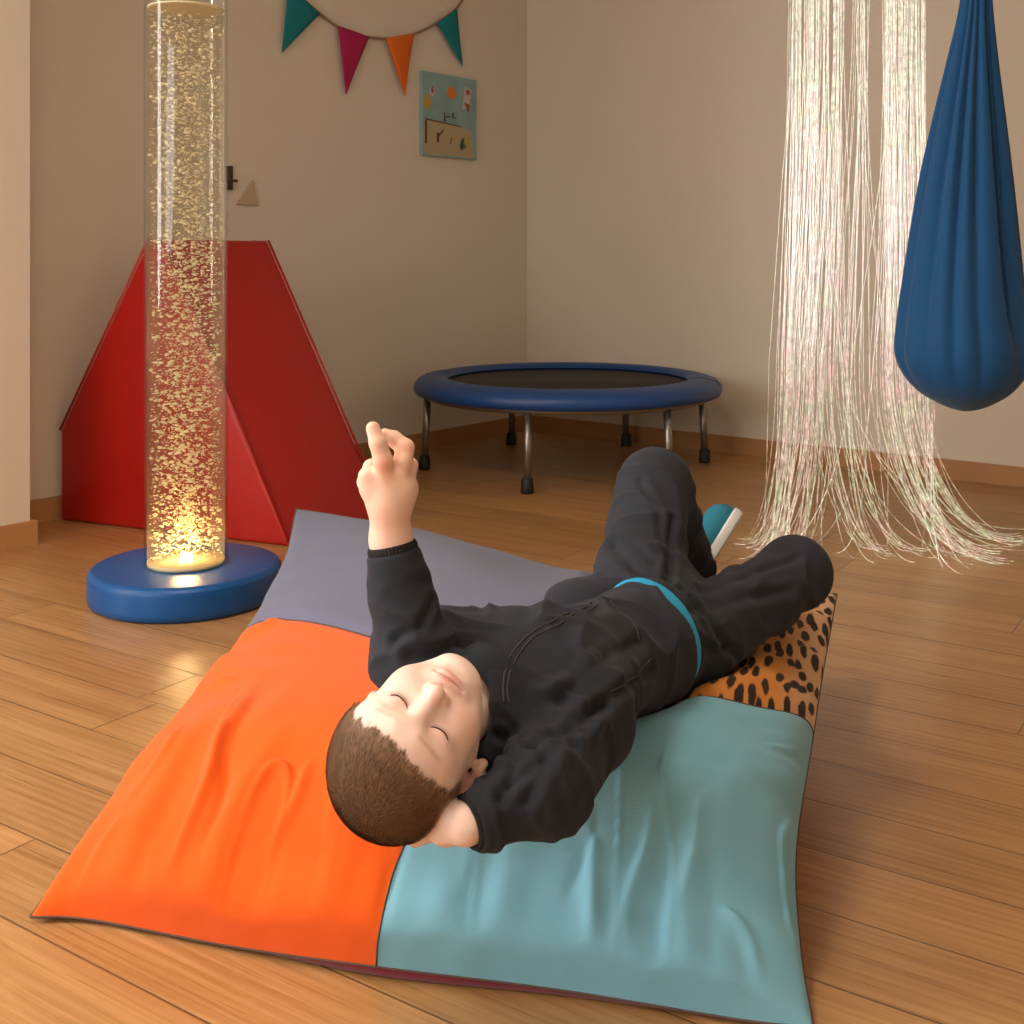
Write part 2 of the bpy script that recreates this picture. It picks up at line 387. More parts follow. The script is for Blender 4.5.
# ------------------------------------------------------------------ the room
DL = nrm([.6218, .7832, 0]); DR = np.array([DL[1], -DL[0], 0])      # along the left wall to the corner / along the right wall from the corner
CORNER = np.array([.0732, 5.76, 0.]); CH = 2.55; LW, LR = 7.2, 5.6
def RP(a, b, z=0.): return CORNER-DL*a+DR*b+np.array([0, 0, z])      # a metres from corner along left wall, b metres along right wall
def room_box(a0, a1, b0, b1, z0, z1):
    return hexa([RP(a0, b0, z0), RP(a1, b0, z0), RP(a1, b1, z0), RP(a0, b1, z0), RP(a0, b0, z1), RP(a1, b0, z1), RP(a1, b1, z1), RP(a0, b1, z1)])
def fixn(o):
    bm = bmesh.new(); bm.from_mesh(o.data); bmesh.ops.recalc_face_normals(bm, faces=bm.faces); bm.to_mesh(o.data); bm.free(); return o
def struct(name, boxes, mat, parent=None):
    m = MB()
    for b in boxes: m.add(*b)
    o = m.build(name, mat, parent, smooth=False); fixn(o)
    if parent is None: o['kind'] = 'structure'
    return o
T = .12
struct('floor', [room_box(-T, LW+T, -T, LR+T, -.1, 0)], M['floor'])
struct('ceiling', [room_box(-T, LW+T, -T, LR+T, CH, CH+.1)], M['ceiling'])
# left wall: the window opening lies beside and behind the eye, out of the picture
w1 = (4.75, 6.75, .55, 2.2)
struct('wall_left', [room_box(-T, w1[0], -T, 0, 0, CH), room_box(w1[1], LW+T, -T, 0, 0, CH), room_box(w1[0], w1[1], -T, 0, 0, w1[2]), room_box(w1[0], w1[1], -T, 0, w1[3], CH)], M['wall'])
struct('wall_right', [room_box(-T, 0, 0, LR+T, 0, CH)], M['wall'])
w2 = (.8, 3.0, .8, 2.2)
struct('wall_back', [room_box(LW, LW+T, 0, w2[0], 0, CH), room_box(LW, LW+T, w2[1], LR, 0, CH), room_box(LW, LW+T, w2[0], w2[1], 0, w2[2]), room_box(LW, LW+T, w2[0], w2[1], w2[3], CH)], M['wall'])
struct('wall_far', [room_box(0, LW+T, LR, LR+T, 0, CH)], M['wall'])
# the projecting piece of wall at the left edge of the picture
pe = FL(30, 545); pa = (CORNER-pe)@DL; pb = (pe-CORNER)@DR
struct('wall_pier', [room_box(pa, pa+1.0, 0, pb, 0, CH)], M['wall'])
BH = .072; BT = .016
struct('baseboard_left', [room_box(0, pa, 0, BT, 0, BH)], M['base'])
struct('baseboard_right', [room_box(0, BT, BT, LR, 0, BH)], M['base'])
struct('baseboard_pier', [room_box(pa-BT, pa+1.0, pb, pb+BT, 0, BH), room_box(pa-BT, pa, BT, pb, 0, BH)], M['base'])
def window(n, boxes): return struct('window_%d' % n, boxes, M['window_frame'])
window(1, [room_box(w1[0], w1[1], -.09, -.03, w1[2], w1[2]+.06), room_box(w1[0], w1[1], -.09, -.03, w1[3]-.06, w1[3]), room_box(w1[0], w1[0]+.06, -.09, -.03, w1[2]+.06, w1[3]-.06), room_box(w1[1]-.06, w1[1], -.09, -.03, w1[2]+.06, w1[3]-.06), room_box((w1[0]+w1[1])/2-.03, (w1[0]+w1[1])/2+.03, -.09, -.03, w1[2]+.06, w1[3]-.06)])
window(2, [room_box(LW+.03, LW+.09, w2[0], w2[1], w2[2], w2[2]+.06), room_box(LW+.03, LW+.09, w2[0], w2[1], w2[3]-.06, w2[3]), room_box(LW+.03, LW+.09, w2[0], w2[0]+.06, w2[2]+.06, w2[3]-.06), room_box(LW+.03, LW+.09, w2[1]-.06, w2[1], w2[2]+.06, w2[3]-.06), room_box(LW+.03, LW+.09, (w2[0]+w2[1])/2-.03, (w2[0]+w2[1])/2+.03, w2[2]+.06, w2[3]-.06)])

# ------------------------------------------------------------------ lights and camera
def area(name, loc, direc, sx, sy, power, col):
    l = bpy.data.lights.new(name, 'AREA'); l.shape = 'RECTANGLE'; l.size = sx; l.size_y = sy; l.energy = power; l.color = col
    o = bpy.data.objects.new(name, l); link(o); o.location = Vector(loc); o.rotation_euler = Vector(direc).to_track_quat('-Z', 'Z').to_euler(); return o
area('daylight', RP((w1[0]+w1[1])/2, -.14, (w1[2]+w1[3])/2), DR+np.array([0, 0, -.12]), w1[1]-w1[0], w1[3]-w1[2], 185, (1, .975, .945))
area('daylight', RP(LW+.14, (w2[0]+w2[1])/2, (w2[2]+w2[3])/2), DL+np.array([0, 0, -.12]), w2[1]-w2[0], w2[3]-w2[2], 72, (1, .97, .93))
lp = RP(3.9, 2.3, CH)  # unseen ceiling lamp, added for extra warm light
cl = thing('fill_lamp', lp, 'round white ceiling lamp, unseen, added above the cushion for warm fill light', 'lamp')
MB().add(*lathe([(.02, -.0), (.2, -.0), (.2, -.03), (.02, -.03)], lp, 40)).build('fill_lamp_base', M['lamp_metal'], cl)
MB().add(*lathe([(.01, -.1), (.1, -.095), (.17, -.07), (.19, -.035), (.19, -.031)], lp, 40)).build('fill_lamp_shade', emis('fill_lamp_glow', (1, .82, .6, 1), 4), cl)
l = area('fill_lamp_light', lp-np.array([0, 0, .12]), np.array([0, 0.001, -1]), .6, .6, 22, (1, .86, .70)); l.data.shape = 'DISK'
wd = bpy.data.worlds.new('sky'); SC.world = wd; wd.use_nodes = True
bg = wd.node_tree.nodes['Background']; bg.inputs[0].default_value = (.75, .85, 1, 1); bg.inputs[1].default_value = 1.0
cam = bpy.data.cameras.new('camera'); co = bpy.data.objects.new('camera', cam); link(co)
co.location = (0, 0, H); co.rotation_euler = (math.pi/2, 0, 0); cam.sensor_width = 36; cam.lens = 36*F/1024; cam.shift_y = -(512-HY)/1024; cam.clip_start = .02
SC.camera = co
SC.view_settings.view_transform = 'Standard'; SC.view_settings.look = 'None'; SC.view_settings.gamma = 1; SC.view_settings.exposure = 0

# ------------------------------------------------------------------ wall hangings (left wall)
def LWP(px, py, off=0.0):       # point off metres out from the left wall
    r = np.array([(px-CX)/F, 1, -(py-HY)/F]); c = CORNER+DR*off
    t = ((c-np.array([0, 0, 0]))@DR)/(r@DR); p = r*t; p[2] += H; return p
bt = thing('bunting', LWP(375, 37, .012), 'string of teal, magenta and orange pennants hung in a swag on the left wall', 'bunting')
cord = [LWP(*q, .012) for q in [(262, -45), (290, -14), (304, 0), (319, 13), (338, 27), (352, 33), (368, 37), (386, 38.5), (402, 37), (414, 34), (426, 29), (438, 22), (450, 14), (457, 8), (464, -3), (472, -22)]]
MB().add(*tube(catmull(cord, 60), .0055, 6)).build('string', M['cord'], bt)
for a, b, c, m, lb in [((288, -14), (320, 14), (282, 53), 'teal_felt', 'teal felt pennant'), ((338, 26), (369, 37), (346, 95), 'magenta_felt', 'magenta felt pennant'), ((386, 38), (414, 33), (405, 96), 'orange_felt', 'orange felt pennant'), ((437, 23), (457, 8), (463, 67), 'teal_felt', 'teal felt pennant')]:
    A, B_, C_ = LWP(*a, .02), LWP(*b, .02), LWP(*c, .02); n = 10; m_ = MB(); v = []; f = []
    for i in range(n+1):
        for j in range(7):
            s = j/6; t = i/n; e = A*(1-s)+B_*s; p = e*(1-t)+C_*t; p = p+DR*(.006*math.sin(s*3.1+t*2)*(1-t)); v.append(p)
    for i in range(n):
        for j in range(6): f.append((i*7+j, i*7+j+1, (i+1)*7+j+1, (i+1)*7+j))
    m_.add(v, f); o = m_.build('pennant', M[m], bt); o['label'] = lb
    md = o.modifiers.new('thick', 'SOLIDIFY'); md.thickness = .003; md.offset = 0
# picture
P0 = LWP(422.5, 71, .018); P1 = LWP(476.5, 80, .018); zt = (P0[2]+P1[2])/2; pz0 = LWP(422.5, 155, .018)[2]; pz1 = LWP(476.5, 160, .018)[2]; zb = (pz0+pz1)/2
PW = np.linalg.norm((P1-P0)[:2]); PH = zt-zb; pc = P0.copy(); pc[2] = zb
pic = thing('picture', pc, 'small light blue childlike picture on canvas hanging on the left wall', 'picture')
def pp(u, v, off=0.): return np.array([P0[0], P0[1], zb])+DL*(u*PW)+np.array([0, 0, v*PH])+DR*off
def patch(pts, off, th=.0006): b = [pp(u, v, off) for u, v in pts]; return prism(b, DR*th)
def oval(cu, cv, ru, rv, n=20): return [(cu+ru*math.cos(2*math.pi*i/n), cv+rv*math.sin(2*math.pi*i/n)) for i in range(n)]
fixn(MB().add(*prism([pp(0, 0, -.017), pp(1, 0, -.017), pp(1, 1, -.017), pp(0, 1, -.017)], DR*.017)).build('canvas', principled('canvas_blue', rgb(134, 166, 168), .9, vary=.1, vscale=12), pic, smooth=False))
pm = lambda n, c: principled('paint_'+n, rgb(*c), .9)
def art(name, lists, mat, off=.0004):
    m = MB()
    for q in lists: m.add(*patch(q, off))
    return fixn(m.build(name, mat, pic, smooth=False))
art('painted_ground', [[(.02, .02), (.95, .02), (.9, .34), (.68, .40), (.03, .43)]], pm('sand', (176, 160, 128)))
art('painted_line', [[(.05, .425), (.7, .385), (.7, .40), (.05, .442)], [(.04, .14), (.075, .14), (.075, .42), (.04, .42)], [(.25, .17), (.29, .17), (.29, .29), (.25, .29)], [(.28, .23), (.38, .32), (.37, .34), (.27, .25)], [(.5, .16), (.53, .25), (.515, .25), (.485, .16)]], pm('brown', (92, 66, 48)), .0012)
art('painted_figures', [[(.38, .43), (.41, .43), (.405, .54), (.385, .54)], [(.43, .48), (.49, .49), (.49, .505), (.43, .50)], [(.53, .48), (.56, .48), (.565, .55), (.53, .54)], [(.57, .49), (.61, .48), (.61, .495), (.57, .505)]], pm('dark', (86, 70, 74)), .0012)
art('painted_sun', [oval(.52, .79, .085, .075)], pm('orange', (214, 124, 36)))
art('painted_balloon', [oval(.08, .64, .06, .09)], pm('yellow', (196, 150, 44)))
art('painted_patch', [[(.72, .6), (.86, .66), (.9, .86), (.78, .9)]], pm('pale', (196, 184, 182)), .0004); art('painted_patch', [oval(.17, .77, .05, .06)], pm('pale', (196, 184, 182)), .0002)
art('painted_red_mark', [oval(.83, .83, .035, .035)], pm('red', (158, 66, 66)), .0012)
art('painted_red_mark', [[(.76, .70), (.86, .68), (.84, .58)]], pm('red', (158, 66, 66)), .0012); art('painted_red_mark', [oval(.17, .79, .02, .04)], pm('red', (158, 66, 66)), .0012)
art('painted_bird', [oval(.76, .19, .07, .07), oval(.71, .15, .04, .05)], pm('green', (70, 124, 96)), .0004)
art('painted_wing', [oval(.80, .22, .04, .055)], pm('lime', (170, 170, 70)), .0012)
# little plaster-coloured triangle and dark hook by the tube
tr = fixn(MB().add(*prism([LWP(235, 204, 0), LWP(257, 205.5, 0), LWP(252, 180, 0)], DR*.010)).build('wall_ornament', principled('beige_paper', rgb(190, 168, 142), .9), None, smooth=False, origin=LWP(246, 204, 0)))
tag(tr, 'small beige triangular ornament on the left wall above the red block', 'ornament')
hk = MB().add(*tube([LWP(229, 172, 0), LWP(229, 172, .02), LWP(230, 180, .03), LWP(237, 181, .03)], .006, 8)).add(*prism([LWP(226, 166, 0), LWP(231, 166, 0), LWP(231, 190, 0), LWP(226, 190, 0)], DR*.012)).build('wall_hook', principled('dark_bronze', rgb(74, 50, 38), .6), None, smooth=False, origin=LWP(229, 180, 0))
tag(fixn(hk), 'small dark hook on the left wall, half hidden by the bubble tube', 'hook')

# ------------------------------------------------------------------ red foam block
A0 = np.array([-.645, 3.43, 0.]); D1 = nrm([-.805, .35, 0]); EX = nrm([.62, .78, 0])*.41
LEN = .875
prof = [A0, A0+D1*LEN, A0+D1*LEN+[0, 0, .29], A0+D1*.52+[0, 0, .897], A0+D1*.46+[0, 0, .897]]
rb = thing('foam_block', A0, 'large red vinyl foam wedge standing behind the bubble tube', 'play block')
m = MB(); m.add(*prism(prof, EX)); bl = fixn(m.build('cover', M['red'], rb)); bevel(bl, .012, 3, 20)
sm = MB(); ins = .004
for off in (np.zeros(3), EX):
    q = [p+off for p in (prof[0], prof[4], prof[3], prof[2])]
    sm.add(*tube([q[0]+[0, 0, .01], q[1], q[2], q[3]], .0042, 8))
sm.build('piping', M['red'], rb)

# ------------------------------------------------------------------ bubble tube
BC = np.array([-.812, 2.94, 0.]); BR = .234; TB = .082; TR = .101; WL = 1.458
bt_ = thing('bubble_tube', BC, 'tall clear bubble tube lamp on a round blue padded base', 'lamp')
c = [(.01, 0)]+[(BR-.012, 0), (BR-.003, .006), (BR, .02), (BR, TB-.02)]+[(BR-.018*(1-math.cos(t)), TB-.018+.018*math.sin(t)) for t in np.linspace(.2, math.pi/2, 7)]+[(TR+.01, TB), (.01, TB)]
MB().add(*lathe(c, BC, 96)).build('padded_base', M['blue_vinyl'], bt_)
MB().add(*tube([BC+[ (BR-.004)*math.cos(a), (BR-.004)*math.sin(a), TB-.012] for a in np.linspace(0, 2*math.pi, 97)], .0035, 6)).build('base_seam', M['blue_vinyl'], bt_)
ac = [(TR, TB+.001), (TR, CH-.02)]
o = MB().add(*lathe(ac, BC, 96, close=False)).build('acrylic_tube', M['acrylic'], bt_)
wt = MB().add(*lathe([(.002, TB+.012), (TR-.0075, TB+.012), (TR-.0075, WL-.004), (TR-.012, WL), (.002, WL)], BC, 96)).build('water', M['water'], bt_)
MB().add(*lathe([(.002, TB+.001), (TR-.007, TB+.001), (TR-.007, TB+.0105), (.002, TB+.0105)], BC, 64)).build('tube_plug', principled('clear_plug', rgb(205, 190, 150), .25), bt_)
MB().add(*lathe([(.001, TB+.013), (.016, TB+.013), (.016, TB+.022), (.001, TB+.026)], BC, 32)).build('led', M['led'], bt_)
MB().add(*lathe([(TR-.014, WL+.003), (TR-.008, WL+.003), (TR-.008, WL+.006), (TR-.014, WL+.006)], BC, 64)).build('water_rim', principled('bright_rim', rgb(250, 236, 200), .5), bt_)  # pale ring, its colour stands in for the bright lit rim of the water
MB().add(*lathe([(.02, CH-.06), (TR+.03, CH-.06), (TR+.03, CH-.002), (.02, CH-.002)], BC, 64)).build('top_cap', M['blue_vinyl'], bt_)
# bubbles: countless, one object
ico = bmesh.new(); bmesh.ops.create_icosphere(ico, subdivisions=1, radius=1.0); iv = np.array([v.co[:] for v in ico.verts]); iff = np.array([[v.index for v in f.verts] for f in ico.faces]); ico.free()
nb = 8000; vv = []; ff = []
for i in range(nb):
    t = rng.random(); z = TB+.02+(WL-TB-.03)*t**1.12
    big = rng.random() < .16
    r0 = rng.uniform(.0024, .0056) if big else abs(rng.normal(.0011, .0006))+.0005
    rad = math.sqrt(rng.random())*(TR-.014)*(1 if rng.random() < .8 else .5)
    a = rng.random()*2*math.pi; s = np.array([rng.uniform(.9, 1.7), rng.uniform(.9, 1.7), rng.uniform(.55, .9)])*r0
    p = BC+[rad*math.cos(a), rad*math.sin(a), z]
    vv.append(iv*s+p); ff.append(iff+len(iv)*i)
bo = mesh_obj('bubbles', np.concatenate(vv), np.concatenate(ff).tolist(), M['bubble'], bt_); bo['kind'] = 'stuff'
def spot(loc, direc, power, ang, col, size=.02, const=True):
    l = bpy.data.lights.new('tube_spot_light', 'SPOT'); l.energy = power; l.spot_size = ang; l.spot_blend = .6; l.color = col; l.shadow_soft_size = size
    if const:
        l.use_nodes = True; t = l.node_tree; e = t.nodes['Emission']; f = t.nodes.new('ShaderNodeLightFalloff'); f.inputs['Strength'].default_value = 1; t.links.new(f.outputs['Constant'], e.inputs['Strength'])
    o = bpy.data.objects.new('tube_spot_light', l); link(o, bt_); o.location = Vector(loc-BC); o.rotation_euler = Vector(direc).to_track_quat('-Z', 'Y').to_euler(); return o
spot(BC+[0, 0, TB+.03], (0, 0, 1), 760, math.radians(22), (1, .84, .60), .04)
spot(BC+[0, 0, CH-.08], (0, 0, -1), 420, math.radians(4.6), (1, .84, .58), .02)  # added downward spot below the cap, brightens the upper bubbles
pl = bpy.data.lights.new('tube_glow_light', 'POINT'); pl.energy = 2.2; pl.color = (1, .66, .3); pl.shadow_soft_size = .03
o = bpy.data.objects.new('tube_glow_light', pl); link(o, bt_); o.location = (0, 0, TB+.06)

# ------------------------------------------------------------------ trampoline
TC = np.array([(567-CX)/F*4.76, 4.76, 0.]); TRD = .617; TH = .362
tp = thing('trampoline', TC, 'small round trampoline with blue rim pad in the room corner', 'trampoline')
pf = []
ri, ro = TRD-.135, TRD
ring = [(ri, TH-.012), (ri+.01, TH+.002), (ri+.05, TH+.008), (ro-.05, TH+.002), (ro-.018, TH-.008), (ro-.002, TH-.026), (ro, TH-.045), (ro-.008, TH-.062), (ro-.03, TH-.066), (ri+.02, TH-.03), (ri, TH-.012)]
MB().add(*lathe(ring, TC, 120, close=False)).build('rim_pad', M['blue_pad'], tp)
MB().add(*lathe([(.001, TH-.02), (ri+.012, TH-.02), (ri+.012, TH-.024), (.001, TH-.024)], TC, 96)).build('jumping_mat', M['mat_black'], tp)
MB().add(*lathe([(ro-.055+.013*math.cos(a), TH-.07+.013*math.sin(a)) for a in np.linspace(0, 2*math.pi, 13)], TC, 96, close=False)).build('frame_ring', M['steel'], tp)
for dg in (-17, 38, 98, 150, -157, -82):
    a = math.radians(dg); r = TRD-.055; p = TC+[r*math.sin(a), -r*math.cos(a), 0]
    q = TC+[(r+.012)*math.sin(a), -(r+.012)*math.cos(a), 0]
    lg = MB().add(*tube([q+[0, 0, .03], p+[0, 0, TH-.075]], .0145, 16)).build('leg', M['steel'], tp)
    MB().add(*lathe([(.001, 0), (.022, 0), (.024, .006), (.021, .05), (.017, .054), (.001, .054)], q, 20)).build('rubber_foot', M['rubber'], lg)
# pad seam
for dg in (75, -105):
    a = math.radians(dg); MB().add(*tube([TC+[r*math.sin(a), -r*math.cos(a), z+.0005] for r, z in ring[1:6]], .0018, 6)).build('pad_seam', M['rubber'], tp)

# ------------------------------------------------------------------ hanging blue swing
SD = 2.9
lefts = [(0, 962), (60, 950), (120, 936.5), (180, 923.5), (240, 912.5), (290, 904), (320, 899.5), (345, 897), (362, 899), (378, 907), (392, 920), (401, 934), (407, 947), (410, 957)]
rights = [(0, 990), (60, 994.5), (120, 1000.5), (180, 1007), (240, 1013.5), (290, 1019), (320, 1023), (345, 1027), (362, 1026), (378, 1020), (392, 1009), (401, 996), (407, 984), (410, 974)]
zs = lambda py: H-(py-HY)/F*SD
rows = [(zs(y), (l_+r_)/2, (r_-l_)/2) for (y, l_), (_, r_) in zip(lefts, rights)]
rows = [(zs(411.2), 965.5, 2)]+rows[::-1]+[(zs(-80), 976.5, 9.5), (zs(-170), 977, 7), (zs(-190), 977, 7)]
R_ = np.array(rows); Z = R_[:, 0]; zz = np.concatenate([Z[0]+(Z[1]-Z[0])*np.linspace(0, 1, 5)[:-1]**2, np.interp(np.linspace(1, len(Z)-1, 150), np.arange(len(Z)), Z)])
CM = catmull(R_, 170); zz, cxs, hw = CM[:, 0], CM[:, 1], CM[:, 2]; o_ = np.argsort(zz); zz, cxs, hw = zz[o_], cxs[o_], hw[o_]
n = 160; v = []; f = []
sw_o = np.array([(977-CX)/F*SD, SD, Z[0]])
ths = np.linspace(0, 2*math.pi, n, endpoint=False)
for i, z in enumerate(zz):
    r = hw[i]/F*SD; t = (z-Z[0])/(zz[-1]-Z[0])
    am = .07+.20*sstep(.08, .55, t); am *= sstep(0, .12, t)
    q = np.stack([np.cos(ths)*1.4, np.sin(ths)*1.4, np.full(n, t*.6)], 1)
    wv = np.abs(np.sin(ths*6.5+2.2*noise3(q+7, 3)+t*1.0))-.55
    rr_ = r*(1+am*wv*(1-.0))
    rr_ = rr_*(1-.05*np.exp(-((np.mod(ths-4.95-.35*(1-t)+math.pi, 2*math.pi)-math.pi)/.07)**2)*sstep(.05, .3, t)*5)
    x = (cxs[i]-CX)/F*SD
    v += [(x+a*math.cos(th), SD+a*.85*math.sin(th), z) for a, th in zip(rr_, ths)]
for i in range(len(zz)-1):
    for k in range(n): f.append((i*n+k, i*n+(k+1) % n, (i+1)*n+(k+1) % n, (i+1)*n+k))
f.append(tuple(range(n))[::-1]); f.append(tuple(range((len(zz)-1)*n, len(zz)*n)))
sw = thing('hanging_swing', sw_o, 'deep blue fabric cocoon swing hanging at the right', 'swing')
mesh_obj('fabric_pouch', v, f, M['swing'], sw)
top = np.array([(977-CX)/F*SD, SD, 0])
MB().add(*tube([top+[0, 0, zz[-1]-.02], top+[0, 0, CH-.05]], .008, 10)).build('rope', M['cord'], sw)
MB().add(*lathe([(.01, CH-.05), (.03, CH-.045), (.045, CH-.002), (.01, CH-.002)], top, 24)).build('ceiling_mount', M['steel'], sw)

# ------------------------------------------------------------------ fibre optic curtain
FD = 3.3
fo_o = np.array([(855-CX)/F*FD, FD, 0.])
fo = thing('fibre_curtain', fo_o, 'glowing fibre optic strands falling from the ceiling to a spread on the floor', 'light curtain')
MB().add(*hexa([fo_o+np.array(q) for q in [(-.25, -.05, CH-.06), (.25, -.05, CH-.06), (.25, .05, CH-.06), (-.25, .05, CH-.06), (-.25, -.05, CH-.002), (.25, -.05, CH-.002), (.25, .05, CH-.002), (-.25, .05, CH-.002)]])).build('rail', M['lamp_metal'], fo, smooth=False)
def strand(i, n):
    u = rng.random()
    if u < .50: tx = rng.uniform(790, 850); 
    elif u < .62: tx = rng.uniform(850, 872)
    else: tx = rng.uniform(884, 925)
    d = FD+rng.normal(0, .045)
    w = (tx-790)/135
    # bundles: floor landing point in sighted coordinates
    bund = [(752, 546), (772, 552), (800, 548), (868, 552), (905, 553), (965, 553), (985, 556), (1018, 542), (940, 560)]
    wt_ = [0, 1, 2, 3, 4, 5, 6, 7, 8]
    k = int(np.clip(round(w*8.2+rng.normal(0, .9)-.3), 0, 8)) if rng.random() < .9 else rng.integers(0, 9)
    ex, ey = bund[k]; ex += rng.normal(0, 10); ey += rng.normal(0, 5)
    land = FL(ex, ey)
    mid = (np.interp(k, [0, 8], [752, 932])+rng.normal(0, 9))
    X = lambda q: (q-CX)/F*d
    T0 = np.array([X(tx), d, CH-.06]); T1 = np.array([X(tx-1.0+rng.normal(0, 1.0)), d, 1.5]); T2 = np.array([X(.85*tx+.15*mid+rng.normal(0, 1.5)), d, 1.0])
    mx = .62*tx+.38*mid; T3 = np.array([X(mx), d-.01, .56])
    dr = nrm([land[0]-T3[0]+1e-3, land[1]-T3[1], 0]); ln_ = max(.06, np.linalg.norm((land-T3)[:2]))
    land[2] = .0025; kx = np.array([X(mx+(mx-tx)*.12), d-.015, rng.uniform(.20, .27)])
    if rng.random() < .13: pts = [T0, T1, T2, T3+[0, 0, rng.uniform(-.2, .1)]]; C = catmull(pts, 20)
    else:
        C1 = catmull([T0, T1, T2, T3], 14); P1, P2, P3 = kx, land-dr*ln_*.45, land+dr*rng.uniform(.0, .07)+np.array([0, rng.uniform(-.03, .02), 0])
        P2[2] = .0025; P3[2] = .0025; t = np.linspace(0, 1, 24)[1:, None]; C2 = (1-t)**3*T3+3*(1-t)**2*t*P1+3*(1-t)*t*t*P2+t**3*P3; C = np.concatenate([C1, C2])
    C[:, 2] = np.maximum(C[:, 2], .0022)
    return tube(C, rng.uniform(.0009, .0015), 4, cap=False)
for i in range(100): MB().add(*strand(i, 0)).build('strand', M['fibre'], fo)
m = MB()
for i in range(90): m.add(*strand(i, 1))
o = m.build('strands', M['fibre'], fo); o['kind'] = 'stuff'
# ------------------------------------------------------------------ the boy: joints
HC = W(407, 751, 1.215); HS = .925
HU = nrm([-.552, -.698, -.456]); HR = np.array([.822, -.361, -.441]); HR = nrm(HR-HU*(HR@HU)); HF = np.cross(HU, HR)
HF, HR = nrm(HF+.09*HR), nrm(HR-.09*HF)
HM = np.stack([HR, HF, HU], 1)                 # local (right, front, up) -> world columns
def hl(x, y, z): return HC+HM@np.array([x, y, z])*HS
def hd(p): return ((p-HC)@HM)/HS
def hrc(a, b, ra, rb): return rc(hl(*a), hl(*b), ra*HS, rb*HS)
def hell(c, r, M3=None):
    m = HM if M3 is None else HM@M3
    return ell(hl(*c), np.array(r)*HS, m)
def rotz(a): c, s = math.cos(a), math.sin(a); return np.array([[c, -s, 0], [s, c, 0], [0, 0, 1.]])
def rotx(a): c, s = math.cos(a), math.sin(a); return np.array([[1., 0, 0], [0, c, -s], [0, s, c]])
NB = W(505, 694, 1.335)                          # neck base
PV = W(653, 643, 1.60)                          # pelvis centre
TT = nrm(PV-NB); TR_ = np.array([.76, -.58, -.25]); TR_ = nrm(TR_-TT*(TR_@TT)); TU = np.cross(TR_, TT)  # torso axis, right side, chest normal
TU = TU if TU[2] > 0 else -TU
TM = np.stack([TR_, TT, TU], 1)
TRp = np.array([.62, -.48, -.62]); TRp = nrm(TRp-TT*(TRp@TT)); TUp = np.cross(TRp, TT); TMp = np.stack([TRp, TT, TUp], 1)
HPC = W(664, 613, 1.70)
SR = W(573, 724, 1.335); SL = W(449, 657, 1.44)
ELR = W(545, 788, 1.21); WRR = W(466, 824, 1.16)
ELL = W(413, 655, 1.33); WRL = W(391, 540, 1.34)
HPR = HPC+TRp*.056; HPL = HPC-TRp*.056
KNL = W(655, 485, 1.87); ANL = W(690, 566, 2.0)
KNR = W(795, 573, 1.82); ANR = np.array([.43, 2.04, .275])
# ---- head
head = [('u', hell((0, -.010, .016), (.0735, .090, .072)), .01),
        ('u', hell((0, .020, .018), (.061, .062, .062)), .02),
        ('u', hell((0, .026, -.034), (.050, .050, .056)), .025),
        ('u', hrc((.046, .004, -.040), (.015, .056, -.078), .016, .014), .022),
        ('u', hrc((-.046, .004, -.040), (-.015, .056, -.078), .016, .014), .022),
        ('u', hell((0, .058, -.079), (.017, .017, .014)), .016),
        ('u', hell((.031, .050, -.034), (.025, .024, .024)), .018), ('u', hell((-.031, .050, -.034), (.025, .024, .024)), .018),
        ('u', hrc((.012, .074, .017), (.044, .054, .015), .008, .007), .016), ('u', hrc((-.012, .074, .017), (-.044, .054, .015), .008, .007), .016),
        ('s', hell((.028, .089, -.001), (.017, .014, .011)), .014), ('s', hell((-.028, .089, -.001), (.017, .014, .011)), .014),
        ('u', hell((.0275, .0655, -.002), (.0165, .0125, .0115)), .006), ('u', hell((-.0275, .0655, -.002), (.0165, .0125, .0115)), .006),
        ('u', hrc((0, .074, .006), (0, .089, -.027), .0055, .0078), .010),
        ('u', hell((0, .0915, -.029), (.0088, .0075, .0075)), .005),
        ('u', hell((.0095, .083, -.032), (.0062, .0075, .0058)), .004), ('u', hell((-.0095, .083, -.032), (.0062, .0075, .0058)), .004),
        ('s', hell((.0055, .088, -.0385), (.0028, .0045, .0028)), .002), ('s', hell((-.0055, .088, -.0385), (.0028, .0045, .0028)), .002),
        ('u', hell((0, .0715, -.052), (.023, .010, .014)), .012),
        ('s', hrc((0, .084, -.040), (0, .083, -.046), .0022, .0022), .004),
        ('u', hell((.0055, .0800, -.0505), (.012, .0055, .0042)), .004), ('u', hell((-.0055, .0800, -.0505), (.012, .0055, .0042)), .004),
        ('u', hell((0, .0785, -.0595), (.0135, .0062, .0052)), .004),
        ('s', hrc((-.019, .0775, -.0545), (0, .0865, -.0548), .0010, .0012), .0025), ('s', hrc((.019, .0775, -.0545), (0, .0865, -.0548), .0010, .0012), .0025),
        ('s', hell((0, .084, -.0695), (.014, .006, .0035)), .007)]
for s in (1, -1):   # lid creases
    pts = [(s*(.0275-.0135), .0772, .0005), (s*.0275, .0806, -.0055), (s*(.0275+.0150), .0715, -.001)]
    for a, b in zip(pts[:-1], pts[1:]): head.append(('s', hrc(a, b, .0007, .0007), .0018))
